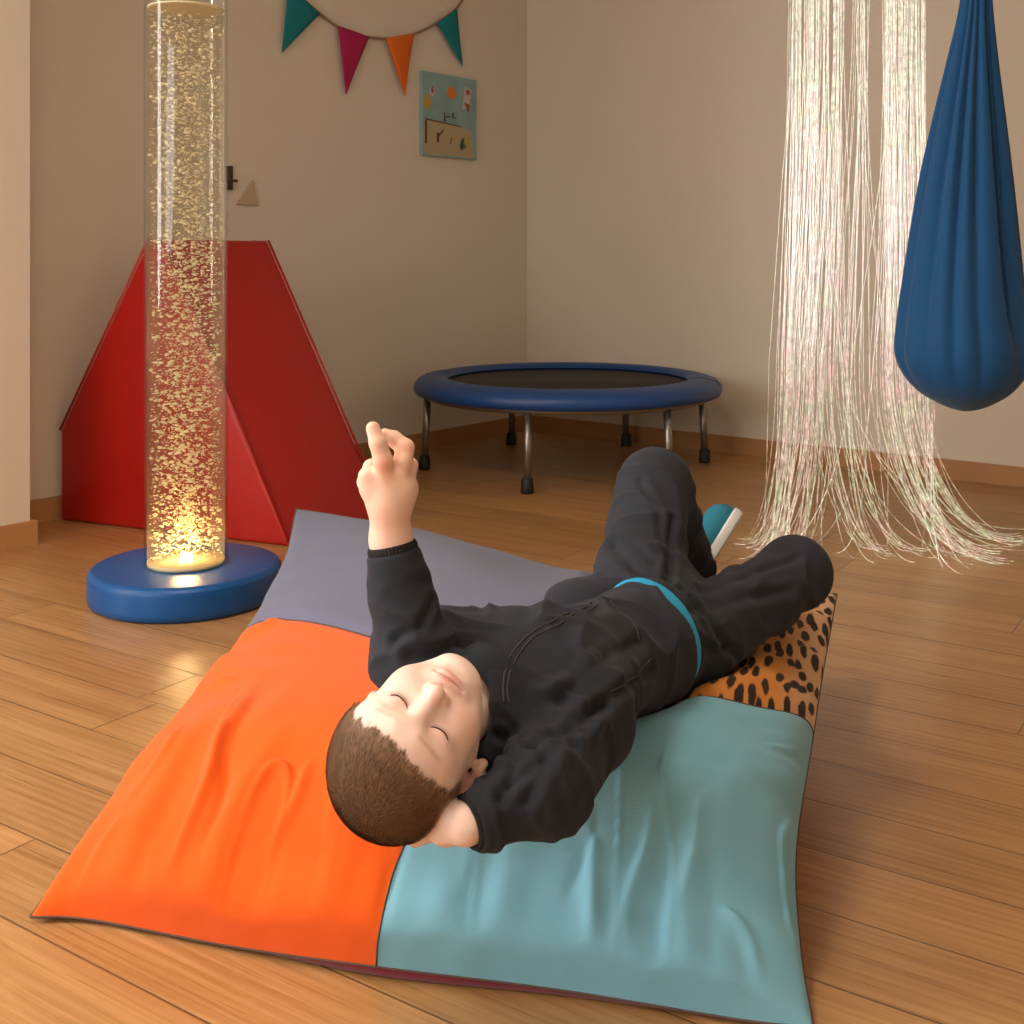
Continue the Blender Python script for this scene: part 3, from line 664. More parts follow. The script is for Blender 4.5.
# ears
for s in (1, -1):
    em = rotz(-s*(.80 if s > 0 else .3))@rotx(-.12); ey = .003 if s > 0 else -.034
    head += [('u', hell((s*(.0785 if s > 0 else .071), .0-.003+ey, -.012), (.0066, .0175, .0285), em), .004),
             ('u', hell((s*.0745, .005+ey, -.036), (.0055, .009, .010), em), .004),
             ('s', hell((s*.0835, -.002+ey, -.007), (.0060, .0115, .0200), em), .003),
             ('u', hrc((s*.0785, -.004+ey, -.020), (s*.0790, -.007+ey, .004), .0026, .0022), .003),
             ('s', hell((s*.0775, .006+ey, -.017), (.004, .0045, .006)), .003)]
# ---- neck, torso core, arms
body = list(head)
body += [('u', rc(hl(0, -.020, -.045), NB, .033, .034), .022),
         ('u', rc(NB, NB+TT*.05, .034, .034), .02)]
core = [('u', erc(NB+TT*.065-TR_*.045, NB+TT*.055+TR_*.045, .040, .040, TM, (1, 1, .95)), .04),
        ('u', erc(NB+TT*.09, PV, .052, .052, TM, (1.1, 1, .80)), .03)]
body += core
def limb(pts, rs, k=.02): return [('u', rc(a, b, ra, rb), k) for a, b, ra, rb in zip(pts[:-1], pts[1:], rs[:-1], rs[1:])]
body += limb([SR, ELR, WRR], [.032, .026, .0195]) + limb([SL, ELL, WRL], [.032, .027, .0225], .012)
body += limb([PV, HPC], [.05, .045]) + limb([HPR, KNR, ANR], [.040, .030, .024]) + limb([HPL, KNL, ANL], [.040, .030, .024])
# ---- raised left hand (back of the hand seen from the head end)
def hw_(px, py, d): return W(px, py, d)
def add_hand(ops, spec):
    for pts, rs in spec:
        ops += limb([np.asarray(p) for p in pts], rs, .0035)
D0 = 1.335
ops = body
ops += [('u', rc(WRL, hw_(389, 503, 1.335), .0215, .0225), .014),
        ('u', erc(hw_(377, 488, D0), hw_(404, 489, D0+.004), .0165, .0165, np.eye(3), (1, 1, 1.25)), .012),
        ('u', rc(hw_(390, 506, D0), hw_(388, 478, D0), .0215, .018), .012),
        ('u', rc(hw_(369, 487, D0-.004), hw_(367, 476, D0-.006), .0105, .0100), .010)]
LH = [([hw_(385, 480, D0-.005), hw_(383, 461, D0-.012), hw_(378, 443, D0-.012), hw_(373.0, 428.5, D0-.008)], [.0128, .0108, .0096, .0080]),      # index, pointing
      ([hw_(399, 484, D0+.002), hw_(403, 461, D0), hw_(405, 448, D0+.006), hw_(394, 439, D0+.010), hw_(385, 435, D0+.010)], [.0126, .0108, .0104, .0090, .0076]),  # middle, hooked over
      ([hw_(405, 487, D0+.016), hw_(409, 466, D0+.022), hw_(404, 458, D0+.036), hw_(396, 470, D0+.040)], [.0115, .0098, .0088, .0074]),   # ring, curled
      ([hw_(402, 494, D0+.026), hw_(408, 476, D0+.036), hw_(400, 470, D0+.045), hw_(393, 482, D0+.044)], [.0100, .0078, .0070, .0062]),   # little, curled
      ([hw_(376, 500, D0+.006), hw_(366, 482, D0+.010), hw_(371, 467, D0+.022), hw_(383, 462, D0+.032)], [.0125, .0098, .0086, .0070])]   # thumb
add_hand(ops, LH)
# ---- right hand, slid under the head
hp = W(422, 826, 1.26)
RHC = W(447, 829, 1.19)
ops += [('u', erc(WRR, RHC, .0165, .020, np.eye(3), (1, 1, .8)), .012)]
fd = nrm(hp-WRR+np.array([-.02, .02, -.01])); sd = nrm(np.cross(fd, [0, 0, 1]))
for k, L in ((-1.5, .030), (-.5, .036), (.5, .036), (1.5, .030)):
    b = RHC+sd*k*.012+fd*.012
    ops += limb([b, b+fd*L*.5+[0, 0, -.004], b+fd*L+[0, 0, -.008]], [.0085, .0075, .006], .003)
ops += limb([WRR+fd*.01+sd*.014, WRR+fd*.035+sd*.032, WRR+fd*.055+sd*.034+[0, 0, -.003]], [.010, .0085, .0065], .004)
# ---- clothed volumes
def cut(fn, n, c, k=.004): return both(fn, plane(n, c), k)
hem = PV-TT*.012+TU*.0
shirt = [('u', cut(erc(NB+TT*.070-TR_*.050, NB+TT*.070+TR_*.045, .066, .064, TM, (1, 1, 1.0)), -TT, NB-TT*.022, .01), .05),
         ('u', cut(erc(NB+TT*.10, NB+TT*.17, .080, .080, TM, (1.12, 1, .86)), TT, hem), .04),
         ('u', cut(erc(PV-TT*.05, PV+TT*.03, .078, .078, TMp, (1.05, 1, .92)), TT, hem, .005), .05)]
fl = nrm(WRL-ELL); fr = nrm(WRR-ELR)
WL2 = ELL+fl*(np.linalg.norm(WRL-ELL)-.012); WR2 = WRR-fr*.004
shirt += [('u', rc(SR, ELR, .058, .044), .035), ('u', cut(rc(ELR, WR2+fr*.03, .043, .027), fr, WR2), .02),
          ('u', rc(SL, ELL, .054, .046), .030), ('u', cut(rc(ELL, WL2+fl*.03, .045, .027), fl, WL2), .014)]
shirt += [('u', rc(NB+TT*.012+TR_*.045, SR, .042, .05), .03), ('u', rc(NB+TT*.02-TR_*.045, SL, .042, .05), .03)]
# neck opening
nkd = nrm(hl(0, -.02, -.07)-NB)
shirt += [('u', cut(rc(NB+TT*.03, hl(0, -.022, -.070), .056, .050), nkd, NB+nkd*.050), .025), ('u', rc(NB+nkd*.028+TR_*.020, SR, .042, .05), .02), ('u', rc(hl(.052, -.052, -.058), SR, .026, .045), .02)]
shirt += [('s', rc(hl(0, -.02, -.06), NB-TT*.000, .0395, .034), .012), ('s', ell(HC, np.array([.085, .1, .1])*HS, HM), .004)]
wst = PV+TT*.012
pants = [('u', cut(erc(PV-TT*.02, HPC, .076, .074, TMp, (1.05, 1, .90)), -TT, wst, .004), .02),
         ('u', rc(HPR, KNR, .062, .053), .03), ('u', ell(W(588, 600, 1.65), (.062, .05, .030)), .03), ('u', rc(KNR, ANR, .053, .044), .02),
         ('u', cut(rc(HPL, KNL, .067, .055), -TT, wst), .035), ('u', cut(rc(KNL, ANL+.03*nrm(ANL-KNL), .055, .042), nrm(ANL-KNL), ANL+.012*nrm(ANL-KNL)), .02)]
# under-layer volume for resting on the cushion
rest = [('u', f, .01) for f in [rc(SR, ELR, .056, .046), rc(ELR, WRR, .046, .028), rc(SL, ELL, .052, .044)]]+shirt[:3]+pants+[head[0], ('u', rc(WRR, RHC, .022, .026), .01)]
# ------------------------------------------------------------------ cushion
NU = 230
def edge(pts, mid):        # resample so that the seam lands in the middle
    P = catmull(pts, 300); L = np.concatenate([[0], np.cumsum(np.linalg.norm(np.diff(P, axis=0), axis=1))]); L /= L[-1]
    j = np.argmin(np.linalg.norm(P-np.asarray(mid), axis=1)); lm = L[j]
    s = np.linspace(0, 1, NU+1); t = np.where(s < .5, s*2*lm, lm+(s-.5)*2*(1-lm))
    # keep spacing smooth
    return np.stack([np.interp(t, L, P[:, k]) for k in range(3)], 1)
h_ = FL
FRONT = [h_(30, 917, .008), h_(92, 920, .006), h_(235, 947, .006), h_(378, 967, .015), h_(560, 990, .011), h_(742, 1020, .006), h_(813, 1027, .006)]
RIGHT = [h_(813, 1027, .006), h_(800, 945, .04), h_(796, 850, .105), h_(812, 742, .15), h_(824, 665, .17), h_(837, 594, .20)]
LEFT = [h_(30, 917, .008), h_(125, 787, .10), h_(243, 643, .16), h_(284, 562, .21), h_(296, 509, .26)]
BACK = [h_(296, 509, .26), h_(340, 516, .25), h_(430, 534, .23), h_(540, 568, .20), h_(600, 578, .19), h_(700, 590, .19), h_(837, 594, .20)]
eF = edge(FRONT, FRONT[3]); eB = edge(BACK, BACK[4]); eL = edge(LEFT, LEFT[2]); eR = edge(RIGHT, RIGHT[3])
S = np.linspace(0, 1, NU+1)
u = S[None, :, None]+0*S[:, None, None]; v = S[:, None, None]+0*S[None, :, None]
wq = (np.sin(math.pi*u)*np.sin(math.pi*v)); uo, vo = u, v
G = (1-v)*eF[None]+v*eB[None]+(1-u)*eL[:, None]+u*eR[:, None]-((1-u)*(1-v)*eF[0]+u*(1-v)*eF[-1]+(1-u)*v*eB[0]+u*v*eB[-1])
uu = 2*u[..., 0]-1; vv_ = 2*v[..., 0]-1
G[1:, 1:-1, 2] = np.maximum(G[1:, 1:-1, 2], .007)
puff = ((1-np.abs(uu)**2.9)**.52)*np.where(vv_ < 0, (1-np.abs(vv_)**4.5)**.5, (1-np.abs(vv_)**2.0)**.8)
shift = .36*np.sin(math.pi*v[..., 0])**1.3*np.sin(math.pi*u[..., 0])**.6
top_ = G.copy(); top_[..., 2] += .150*puff
top_[..., 1] -= shift*.75
top_[..., 1] -= .018*np.exp(-((vv_+.97)/.04)**2)*(1-np.abs(uu)**6)*sstep(0, .3, puff)
# gathered folds running in from the seams
fold = .011*noise3(np.stack([uu*14+0*vv_, vv_*2.5+0*uu, 0*uu*vv_+3], -1), 5)*np.exp(-((vv_+.9)/.35)**2)
fold = fold+.008*noise3(np.stack([uu*3+0*vv_, vv_*13+0*uu, 0*uu*vv_+9], -1), 6)*np.exp(-((np.abs(uu)-.93)/.22)**2)
fold = fold+.004*noise3(np.stack([uu*4+vv_, vv_*4-uu, 0*uu*vv_+5], -1), 8)
rg = 1-np.abs(noise3(np.stack([uu*9+vv_*1.5, vv_*2.2-.3*uu, 0*uu*vv_+11], -1), 12)); fold = fold+.012*np.clip(rg-.86, 0, 1)/.14*np.exp(-((vv_+.68)/.22)**2)
for u0, v0_, u1, v1_, am in [(-.86, -.80, -.80, -.62, .006), (-.62, -.93, -.66, -.62, .011), (-.55, -.90, -.60, -.70, -.008), (-.36, -.90, -.34, -.66, .009), (-.12, -.72, -.05, -.56, .007), (.13, -.78, .20, -.60, -.006), (.18, -.90, .10, -.66, .010), (.27, -.84, .20, -.62, .008),
        (.40, -.80, .36, -.62, .006), (.50, -.96, .38, -.58, .013), (.44, -.90, .46, -.66, -.009), (.57, -.93, .62, -.62, .010), (.70, -.88, .73, -.56, .006), (.88, -.93, .80, -.84, .009), (-.93, -.4, -.78, -.36, .006), (-.94, -.1, -.80, .0, .006), (.94, -.2, .82, -.26, .005)]:
    dx_, dy_ = u1-u0, v1_-v0_; t_ = np.clip(((uu-u0)*dx_+(vv_-v0_)*dy_)/(dx_*dx_+dy_*dy_), 0, 1); dd_ = np.hypot(uu-u0-t_*dx_-.012*np.sin(t_*5), vv_-v0_-t_*dy_)
    fold = fold+1.55*am*np.exp(-(dd_/(.018))**2)*np.sin(math.pi*np.clip(.12+.88*t_, 0, 1))
top_[..., 2] += fold*sstep(0, .3, puff)
for w0, sg in ((np.abs(uu)+0*vv_, 1), (np.abs(vv_)+0*uu, 1)): top_[..., 2] -= .007*np.exp(-(w0/.018)**2)*sstep(0, .3, puff)
# pressed down where he lies
fl_t = top_.reshape(-1, 3); z0 = fl_t[:, 2].copy(); q = fl_t.copy()
for _ in range(14):
    d = ev(rest, q); q[:, 2] -= np.maximum(0, .003-d)*.9
dz = (z0-q[:, 2]).reshape(NU+1, NU+1); dm = dz.copy()
for _ in range(40):
    b = dm.copy(); b[1:-1, 1:-1] = (dm[:-2, 1:-1]+dm[2:, 1:-1]+dm[1:-1, :-2]+dm[1:-1, 2:])/4; dm = np.maximum(b, dz)
dz = np.minimum(dm, np.maximum(0, top_[..., 2]-.02))
top_[..., 2] -= dz
bot = G.copy(); bot[..., 2] = np.maximum(bot[..., 2]-.17*puff, .003); bot[..., 2] = np.minimum(bot[..., 2], G[..., 2])
ob = np.exp(-((vv_+1)/.12)**2)*np.exp(-((uu-.12)/.35)**2)*puff**.5; bot[..., 1] -= .003*ob
bot[..., 2] = np.where((np.abs(uu) == 1)+(np.abs(vv_) == 1), bot[..., 2], np.minimum(bot[..., 2], np.maximum(top_[..., 2]-.004, .001)))
cb = np.array([0., 1.8, 0.])
cu = thing('floor_cushion', cb, 'giant square patchwork floor cushion of orange, grey, light teal and leopard panels', 'cushion')
hN = NU//2
def panel(i0, i1, j0, j1, A, name, mat, label, flip=False):
    nn = j1-j0+1; V = A[i0:i1+1, j0:j1+1].reshape(-1, 3); fs = []; uvs = []
    for i in range(i1-i0):
        for j in range(j1-j0):
            f_ = (i*nn+j, i*nn+j+1, (i+1)*nn+j+1, (i+1)*nn+j); fs.append(f_[::-1] if flip else f_)
    o = mesh_obj(name, V, fs, mat, cu); o['label'] = label
    uvl = o.data.uv_layers.new(name='UVMap'); vi = np.zeros(len(o.data.loops), int); o.data.loops.foreach_get('vertex_index', vi)
    jj = (vi % nn+j0)/NU; ii_ = (vi//nn+i0)/NU; uvl.data.foreach_set('uv', np.stack([jj, ii_], 1).astype(np.float32).ravel()); return o
panel(0, hN, 0, hN, top_, 'panel', M['c_orange'], 'orange canvas panel')
panel(0, hN, hN, NU, top_, 'panel', M['c_teal'], 'light teal canvas panel')
panel(hN, NU, 0, hN, top_, 'panel', M['c_grey'], 'grey canvas panel')
panel(hN, NU, hN, NU, top_, 'panel', M['c_leopard'], 'leopard print panel')
panel(0, NU, 0, NU, bot, 'underside', M['c_magenta'], 'magenta canvas underside', True)
def seam(P, r=.0016, nm='seam'): MB().add(*tube(P, r, 6)).build(nm, M['thread'], cu)
up = np.array([0, 0, .0008])
seam(top_[:, hN]+up, .0013); seam(top_[hN, :]+up, .0013)
seam(np.concatenate([eF, eR[1:], eB[::-1][1:], eL[::-1][1:]]), .0016, 'edge_seam')
# ------------------------------------------------------------------ the boy: meshes
boy = thing('person', NB*np.array([1, 1, 0])+np.array([0, 0, .25]), 'boy in black clothes lying on the patchwork cushion with one hand raised', 'person')
lo = np.array([-.26, 1.05, .12]); hi = np.array([.56, 2.16, .72])
bv, bf = mesh_sdf(body, lo, hi, .0016)
L_ = hd(bv)
skin = np.tile(np.array(rgb(238, 208, 194)[:3]), (len(bv), 1))
def blend(mask, col, amt):
    global skin
    m = (mask*amt)[:, None]; skin = skin*(1-m)+np.array(rgb(*col)[:3])*m
g = lambda c, r: np.exp(-((((L_-np.array(c))/np.array(r))**2).sum(1)))
blend(g((0, .082, -.0505), (.0150, .02, .0042)), (206, 128, 118), .75); blend(g((0, .080, -.0592), (.0130, .02, .0042)), (212, 130, 122), .8)
blend(g((0, .09, -.0547), (.018, .02, .0012)), (150, 78, 72), .8)
for s in (1, -1):
    blend(g((s*.036, .06, -.034), (.02, .03, .018)), (240, 160, 142), .45)
    blend(g((s*.0275, .075, .002), (.015, .02, .008)), (226, 166, 148), .35)
    bx = L_[:, 0]*s; br = np.exp(-(((L_[:, 2]-(.0205-.10*(np.abs(bx-.026))**1.35))/.0026)**2))*sstep(.009, .016, bx)*(1-sstep(.040, .048, bx))*(L_[:, 1] > .03)
    blend(br*(.7+.3*noise3(L_*900)), (168, 118, 88), .5)
    blend(g((s*.079, -.001, -.008), (.012, .014, .022)), (214, 124, 108), .6)
    blend(g((s*.0055, .088, -.0385), (.003, .006, .003)), (140, 70, 60), .8)
blend(g((0, .094, -.029), (.011, .01, .010)), (238, 164, 146), .35)
dh = np.linalg.norm(bv-hw_(389, 480, D0), axis=1); blend(np.exp(-(dh/.09)**4), (228, 176, 140), .45)
for p in [hw_(383, 461, D0-.02), hw_(407, 447, D0), hw_(373, 428, D0-.01), hw_(388, 473, D0-.02)]: blend(np.exp(-(np.linalg.norm(bv-p, axis=1)/.012)**2), (236, 160, 130), .4)
fast_mesh('body', bv, bf, M['skin'], boy, skin)
# eyelashes
for s in (1, -1):
    pts = [hl(s*x, y, z) for x, y, z in [(.0145, .0765, .0003), (.021, .0788, -.0035), (.0275, .0793, -.0052), (.035, .0765, -.0045), (.0425, .0705, -.001)]]
    C = catmull(pts, 18)
    # settle on the lid
    for _ in range(6):
        d = ev(head, C); e = 1e-4; gr = np.stack([(ev(head, C+np.eye(3)[k]*e)-d)/e for k in range(3)], 1); C = C-gr*(d[:, None]-.0002)
    mb = MB().add(*tube(C, [.0003+.0005*math.sin(math.pi*i/17) for i in range(18)], 6))
    for i in range(2, 17):
        dd = HF*.0022-HU*.0030+HR*s*.0016*(i/17-.3); mb.add(*tube([C[i], C[i]+dd*.6, C[i]+dd], [.00022, .00018, .00006], 4))
    mb.build('eyelashes', M['lash'], boy)
# ---- hair: short crop, cap plus strands
def hairline(L):
    ax = np.abs(L[:, 0])
    yk = [-.12, -.07, -.034, -.016, .012, .022, .036, .052, .075, .12]; zk = [-.058, -.052, -.030, .018, .010, -.006, .018, .030, .038, .042]
    return L[:, 2]-np.interp(L[:, 1], yk, zk)
hops = [(k, (lambda fn: (lambda p: fn(p)-.0022))(f), kk) for k, f, kk in head[:2]]
hv, hf = mesh_sdf(hops, HC-.12, HC+.12, .0024)
LH_ = hd(hv); ln = hairline(LH_)+.004*noise3(LH_*160, 2)+.004*noise3(LH_*420, 3)
hv = hv-vnormals(hv, hf)*(.0045*(1-sstep(.0, .014, ln)))[:, None]
keep = (ln[hf] > -.002).all(1)
used = np.unique(hf[keep]); remap = -np.ones(len(hv), int); remap[used] = np.arange(len(used))
cv = hv[used]; cf = remap[hf[keep]]; cn = vnormals(hv, hf)[used]; cl_ = LH_[used]; cln = ln[used]
def haircol(L, n_):
    t = sstep(-.02, .05, L[:, 2]+L[:, 1]*-.3)[:, None]*.75
    side = np.array(rgb(158, 124, 92)[:3]); topc = np.array(rgb(106, 78, 56)[:3]); c = side*(1-t)+topc*t
    return c*(1+.22*n_)[:, None]
cc = haircol(cl_, noise3(cl_*300, 4)); sk = np.array(rgb(214, 166, 136)[:3]); k_ = (1-sstep(.0, .026, cln))[:, None]*.9; cc = cc*(1-k_)+sk*k_
ns = 32000; tri = rng.integers(0, len(cf), ns); wts = rng.dirichlet([1, 1, 1, 1], ns)
P = (cv[cf[tri]]*wts[..., None]).sum(1); Nn = (cn[cf[tri]]*wts[..., None]).sum(1); Ls = hd(P)
flow = HF[None]*.75-HU[None]*.55+HR[None]*(.5*np.sign(Ls[:, 0])*sstep(.01, .05, np.abs(Ls[:, 0])))[:, None]
flow = flow+rng.normal(0, .16, (ns, 3)); flow -= Nn*(flow*Nn).sum(1)[:, None]; flow /= np.linalg.norm(flow, axis=1)[:, None]
ed = np.interp((wts*cln[cf[tri]]).sum(1), [0, .02], [.75, 1.0])
Lg = (rng.uniform(.006, .011, ns)*ed)[:, None]; sidev = np.cross(flow, Nn)*.00024
b0 = P-Nn*.0006; b1 = P+flow*Lg*.5+Nn*.0020*ed[:, None]; b2 = P+flow*Lg+Nn*.0026*ed[:, None]
SV = np.stack([b0-sidev, b0+sidev, b1+sidev*.9, b1-sidev*.9, b2], 1).reshape(-1, 3); i5 = np.arange(ns)*5+len(cv)
faces = cf.tolist()+[(a, a+1, a+2, a+3) for a in i5]+[(a+3, a+2, a+4) for a in i5]
sc_ = haircol(Ls, rng.normal(.15, 1.5, ns).clip(-2.0, 3.6)); sc_ = np.repeat(sc_, 5, axis=0)
ho = mesh_obj('hair', np.concatenate([cv, SV]), faces, M['hair'], boy)
at = ho.data.color_attributes.new('tint', 'FLOAT_COLOR', 'POINT'); ca = np.concatenate([cc, sc_]).clip(0, 1)
at.data.foreach_set('color', np.concatenate([ca, np.ones((len(ca), 1))], 1).astype(np.float32).ravel())
# ---- cloth with folds
def ridge(n, w=.5): return np.clip(1-np.abs(n)/w, 0, 1)**1.5
def limb_fold(v, a, b, rad, fr, amp, seed, bias=0.0, lo_=-.2, hi_=1.2):
    ab = b-a; L = np.linalg.norm(ab); t = (v-a)@ab/L/L; ax = ab/L; rel = v-a-(t*L)[:, None]*ax; d = np.linalg.norm(rel, axis=1)
    e1 = nrm(np.cross(ax, [0, .3, 1])); e2 = np.cross(ax, e1); an = np.arctan2(rel@e2, rel@e1)
    m = (1-sstep(rad*1.5, rad*2.2, d))*sstep(lo_, lo_+.15, t)*(1-sstep(hi_-.15, hi_, t))
    q = np.stack([t*L*fr, np.cos(an)*.9+bias*t*L*fr, np.sin(an)*.9], 1)
    return m*amp*(ridge(noise3(q, seed))-.35)
def seg_dist(v, pts):
    d = np.full(len(v), 9.)
    for a, b in zip(pts[:-1], pts[1:]):
        ab = b-a; t = np.clip((v-a)@ab/(ab@ab+1e-12), 0, 1); d = np.minimum(d, np.linalg.norm(v-a-t[:, None]*ab, axis=1))
    return d
def sight(ops, px, py, d0=1.0, d1=2.4):          # first surface met along a line of sight
    r = np.array([(px-CX)/F, 1, -(py-HY)/F]); t = np.linspace(d0, d1, 700); p = np.array([0, 0, H])+t[:, None]*r; d = ev(ops, p)
    k = np.argmax(d < 0)
    return p[k] if (d < 0).any() else None
def lines(ops, pts, n=40):
    P = np.array(pts, float); C = catmull(np.c_[P, np.zeros(len(P))], n); out = [sight(ops, x, y) for x, y, _ in C]
    return [q for q in out if q is not None]
def cloth(name, ops, mat, folds, creases, res=.0032):
    v, f = mesh_sdf(ops, lo, hi, res); v = relax(v, f, 2, .5); n = vnormals(v, f); d = np.zeros(len(v))
    for fn in folds: d += fn(v)
    for pts, w, dep in creases:
        dd = seg_dist(v, pts); d += dep*np.exp(-(dd/w)**2)-dep*.35*np.exp(-((dd-2.2*w)/w)**2)
    v = v+n*d[:, None]; v = relax(v, f, 1, .3)
    return fast_mesh(name, v, f, mat, boy), v
def torso_fold(v):
    q = (v-NB)@TM; m = sstep(.02, .08, q[:, 1])
    a = ridge(noise3(np.stack([q[:, 0]*16+q[:, 1]*14, q[:, 1]*9-q[:, 0]*9, q[:, 2]*6+2], 1), 21), .45)
    b = ridge(noise3(np.stack([q[:, 0]*9-q[:, 1]*18, q[:, 1]*8+q[:, 0]*8, q[:, 2]*6+8], 1), 22), .35)
    return m*(.0088*(a-.3)+.0055*(b-.3))
sc1 = [([sight(shirt, x, y) for x, y in c], w, dp) for c, w, dp in [
    ([(640, 640), (600, 660), (560, 700)], .007, -.006), ([(655, 668), (620, 690), (590, 712)], .006, -.005), ([(605, 705), (560, 735), (530, 745)], .006, -.007),
    ([(590, 725), (545, 760), (510, 785)], .005, -.006), ([(575, 745), (540, 775), (528, 800)], .005, -.006), ([(540, 690), (580, 680), (600, 655)], .008, .005),
    ([(395, 640), (420, 625), (432, 600)], .005, -.005), ([(410, 655), (440, 650), (470, 640)], .006, -.006), ([(500, 735), (515, 765), (500, 800)], .005, -.006)] if all(sight(shirt, x, y) is not None for x, y in c)]
so, sv = cloth('shirt', shirt, M['shirt'], [torso_fold,
    lambda v: limb_fold(v, SR, ELR, .05, 34, .007, 31, .4, .2, 1.3), lambda v: limb_fold(v, ELR, WRR, .04, 36, .006, 32, .5, -.1, .9),
    lambda v: limb_fold(v, ELL, WRL, .04, 26, .005, 33, .5, -.2, .8), lambda v: limb_fold(v, SL, ELL, .05, 26, .006, 34, .4, -.1, 1.2)], sc1)
def rib(ops, c, ax, r, wdt, nm, mat, parent, ribs=44, flare=0.0, amp=.03):
    ax = nrm(ax); e1 = nrm(np.cross(ax, [0, 1, .2])); e2 = np.cross(ax, e1); v = []; f = []; n = ribs*4; prof = [(-.0, -.5), (.9, -.5), (1.0, -.38), (1.03, 0), (1.0, .38), (.9, .5), (.0, .5)]
    prof = [(.86, -.5), (1.0, -.44), (1.04, -.2), (1.0, .1), (1.03, .34), (.97, .48), (.86, .5), (.80, .3)]
    for pr, pz in prof:
        for k in range(n):
            w = 2*math.pi*k/n; rr = r*pr*(1+amp*math.sin(w*ribs)*(pr > .9))*(1+flare*pz)
            v.append(c+ax*pz*wdt+rr*(math.cos(w)*e1+math.sin(w)*e2))
    m = len(prof)
    for i in range(m-1):
        for k in range(n): f.append((i*n+k, i*n+(k+1) % n, (i+1)*n+(k+1) % n, (i+1)*n+k))
    o = mesh_obj(nm, v, f, mat, parent); return fixn(o)
rib(None, WL2-fl*.008, fl, .0275, .032, 'cuff', M['shirt_rib'], so, amp=.025)
rib(None, WR2-fr*.006, fr, .0262, .018, 'cuff', M['shirt_rib'], so, amp=.02)
# seams and collar
def on_cloth(px):
    return None
def stitch(pts, nm, par, ops, off=.0012, r=.0011, n=50):
    L = lines(ops, pts, n)
    if len(L) < 4: return
    V = sv if ops is shirt else pv
    Q = []
    for p in L:
        i = np.argmin(((V-p)**2).sum(1)); Q.append(V[i])
    Q = np.array(Q)
    for _ in range(3): Q[1:-1] = (Q[:-2]+2*Q[1:-1]+Q[2:])/4
    vd = nrm(np.array([0, 0, H])-Q.mean(0)); MB().add(*tube(Q+vd*off, r, 6)).build(nm, M['stitch'], par)
for dx in (0, 5):
    stitch([(503+dx, 705-dx*.3), (503+dx, 680+dx*.4), (511+dx, 655+dx), (530+dx*.3, 634+dx), (565, 616+dx), (603, 597+dx)], 'seam', so, shirt)
stitch([(603, 597), (622, 612), (641, 640)], 'seam', so, shirt); stitch([(652, 660), (630, 680), (612, 692)], 'seam', so, shirt)
# collar: a soft standing band around the neck
col = []; nk = nrm(NB-hl(0, -.02, -.06)); cc0 = NB+TU*.002+nkd*.040
e1 = nrm(TR_-nk*(TR_@nk)); e2 = nrm(np.cross(nk, e1)); e2 = e2 if e2[2] > 0 else -e2
vb = []; fb = []; n = 60
for j, (rr, zz_, ) in enumerate([(.050, .020), (.0475, .004), (.044, -.012), (.0455, -.017), (.0490, -.012), (.0535, .004), (.058, .022)]):
    for k in range(n):
        w = 2*math.pi*k/n; dr = 1+.05*math.sin(3*w+1)+.03*math.sin(5*w); vb.append(cc0+nk*zz_+rr*dr*(math.cos(w)*e1+math.sin(w)*e2)+nk*.006*math.sin(2*w+.6))
for i in range(6):
    for k in range(n): fb.append((i*n+k, i*n+(k+1) % n, (i+1)*n+(k+1) % n, (i+1)*n+k))
fixn(mesh_obj('collar', vb, fb, M['shirt'], so))
# trousers
pc_ = [([sight(pants, x, y) for x, y in c], w, dp) for c, w, dp in [
    ([(612, 545), (640, 575), (668, 582)], .007, -.006), ([(600, 575), (640, 592), (680, 590)], .006, -.005), ([(690, 600), (720, 640), (735, 655)], .006, -.007),
    ([(700, 640), (715, 655), (725, 650)], .006, -.006), ([(690, 610), (740, 600), (790, 590)], .007, -.005), ([(700, 590), (760, 570), (800, 556)], .006, -.004), ([(672, 520), (672, 555), (668, 580)], .006, -.008),
    ([(640, 480), (660, 520), (668, 560)], .006, -.004)] if all(sight(pants, x, y) is not None for x, y in c)]
po, pv = cloth('trousers', pants, M['pants'], [
    lambda v: limb_fold(v, HPL, KNL, .055, 20, .006, 41, .6, -.1, 1.1), lambda v: limb_fold(v, KNL, ANL, .05, 24, .006, 42, .6, -.05, 1.1),
    lambda v: limb_fold(v, HPR, KNR, .055, 18, .007, 43, .7, -.1, 1.0), lambda v: limb_fold(v, KNR, ANR, .05, 20, .006, 44, .6, 0, 1.1)], pc_)
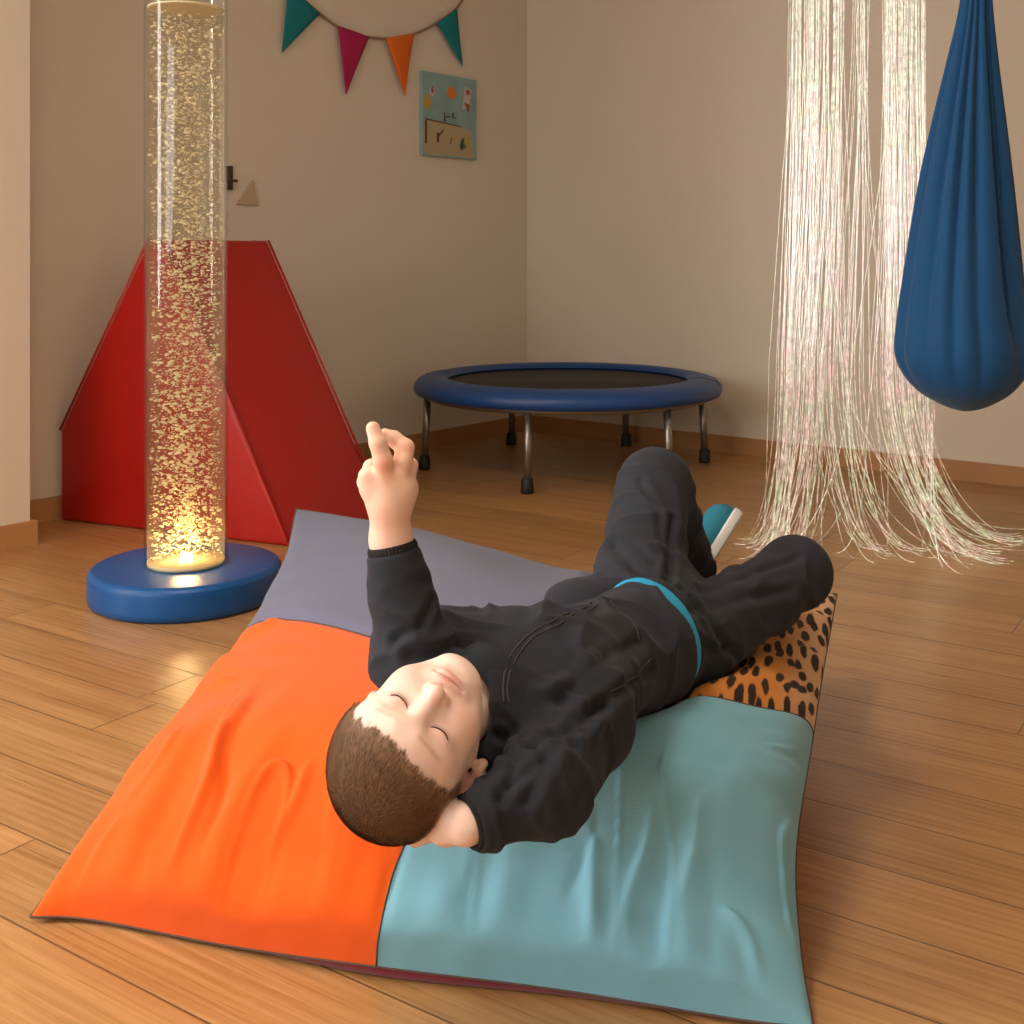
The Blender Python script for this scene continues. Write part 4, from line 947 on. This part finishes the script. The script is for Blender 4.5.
# cyan waistband
band = [('u', both(cut(erc(PV-TT*.03, HPC, .0765, .0755, TMp, (1.05, 1, .91)), -TT, PV-TT*.014, .002), plane(TT, wst+TT*.003), .002), .01)]
wv_, wf_ = mesh_sdf(band, lo, hi, .002); fast_mesh('waistband', wv_, wf_, M['cyan'], boy)
kn = sight(band+pants, 671, 632)
# ---- shoes
def shoe(heel, toe, sole_n, nm_label):
    t = nrm(toe-heel); s = np.asarray(sole_n, float); s = nrm(s-t*(s@t)); w = np.cross(t, s); Mx = np.stack([t, w, s], 1)
    L = np.linalg.norm(toe-heel); P = lambda a, b, c: heel+t*a+w*b+s*c
    up = [('u', cut(erc(P(.028, 0, 0), P(L-.034, 0, .004), .035, .035, Mx, (1, .98, .95)), s, P(0, 0, .016), .003), .01), ('u', cut(rc(P(.03, 0, .0), P(.04, 0, -.035), .030, .026), -s, P(0, 0, -.040)), .012),
          ('s', rc(P(.036, 0, -.02), P(.03, 0, -.07), .021, .022), .003)]
    bx = np.array([heel, toe, P(.03, 0, -.07)]); v, f = mesh_sdf(up, bx.min(0)-.06, bx.max(0)+.06, .002); o = fast_mesh('shoe', v, f, M['shoe'], boy)
    sl = [('u', both(erc(P(.028, 0, .016), P(L-.034, 0, .016), .0375, .0380, Mx, (1, .98, .9)), lambda p: np.abs((p-P(0, 0, .019))@s)-.0085, .002), .01)]
    v, f = mesh_sdf(sl, bx.min(0)-.06, bx.max(0)+.06, .0016); fast_mesh('sole', v, f, M['sole'], o)
    lc = MB()
    for k in range(4):
        a = .065+k*.014; lc.add(*tube([P(a, x, -.0340*math.sqrt(max(0, 1-(x/.034)**2))-.000) for x in np.linspace(-.014, .014, 7)], .0017, 6))
    lc.build('laces', M['shoe'], o)
shoe(W(680, 585, 1.985), W(727.5, 509, 2.10), (.80, -.25, -.45), 'left')
shoe(ANR+np.array([.015, -.02, -.035]), ANR+np.array([-.075, .11, -.035]), (-.1, 0, -1), 'right')
for o in bpy.data.objects:
    if '_o' in o: del o['_o']
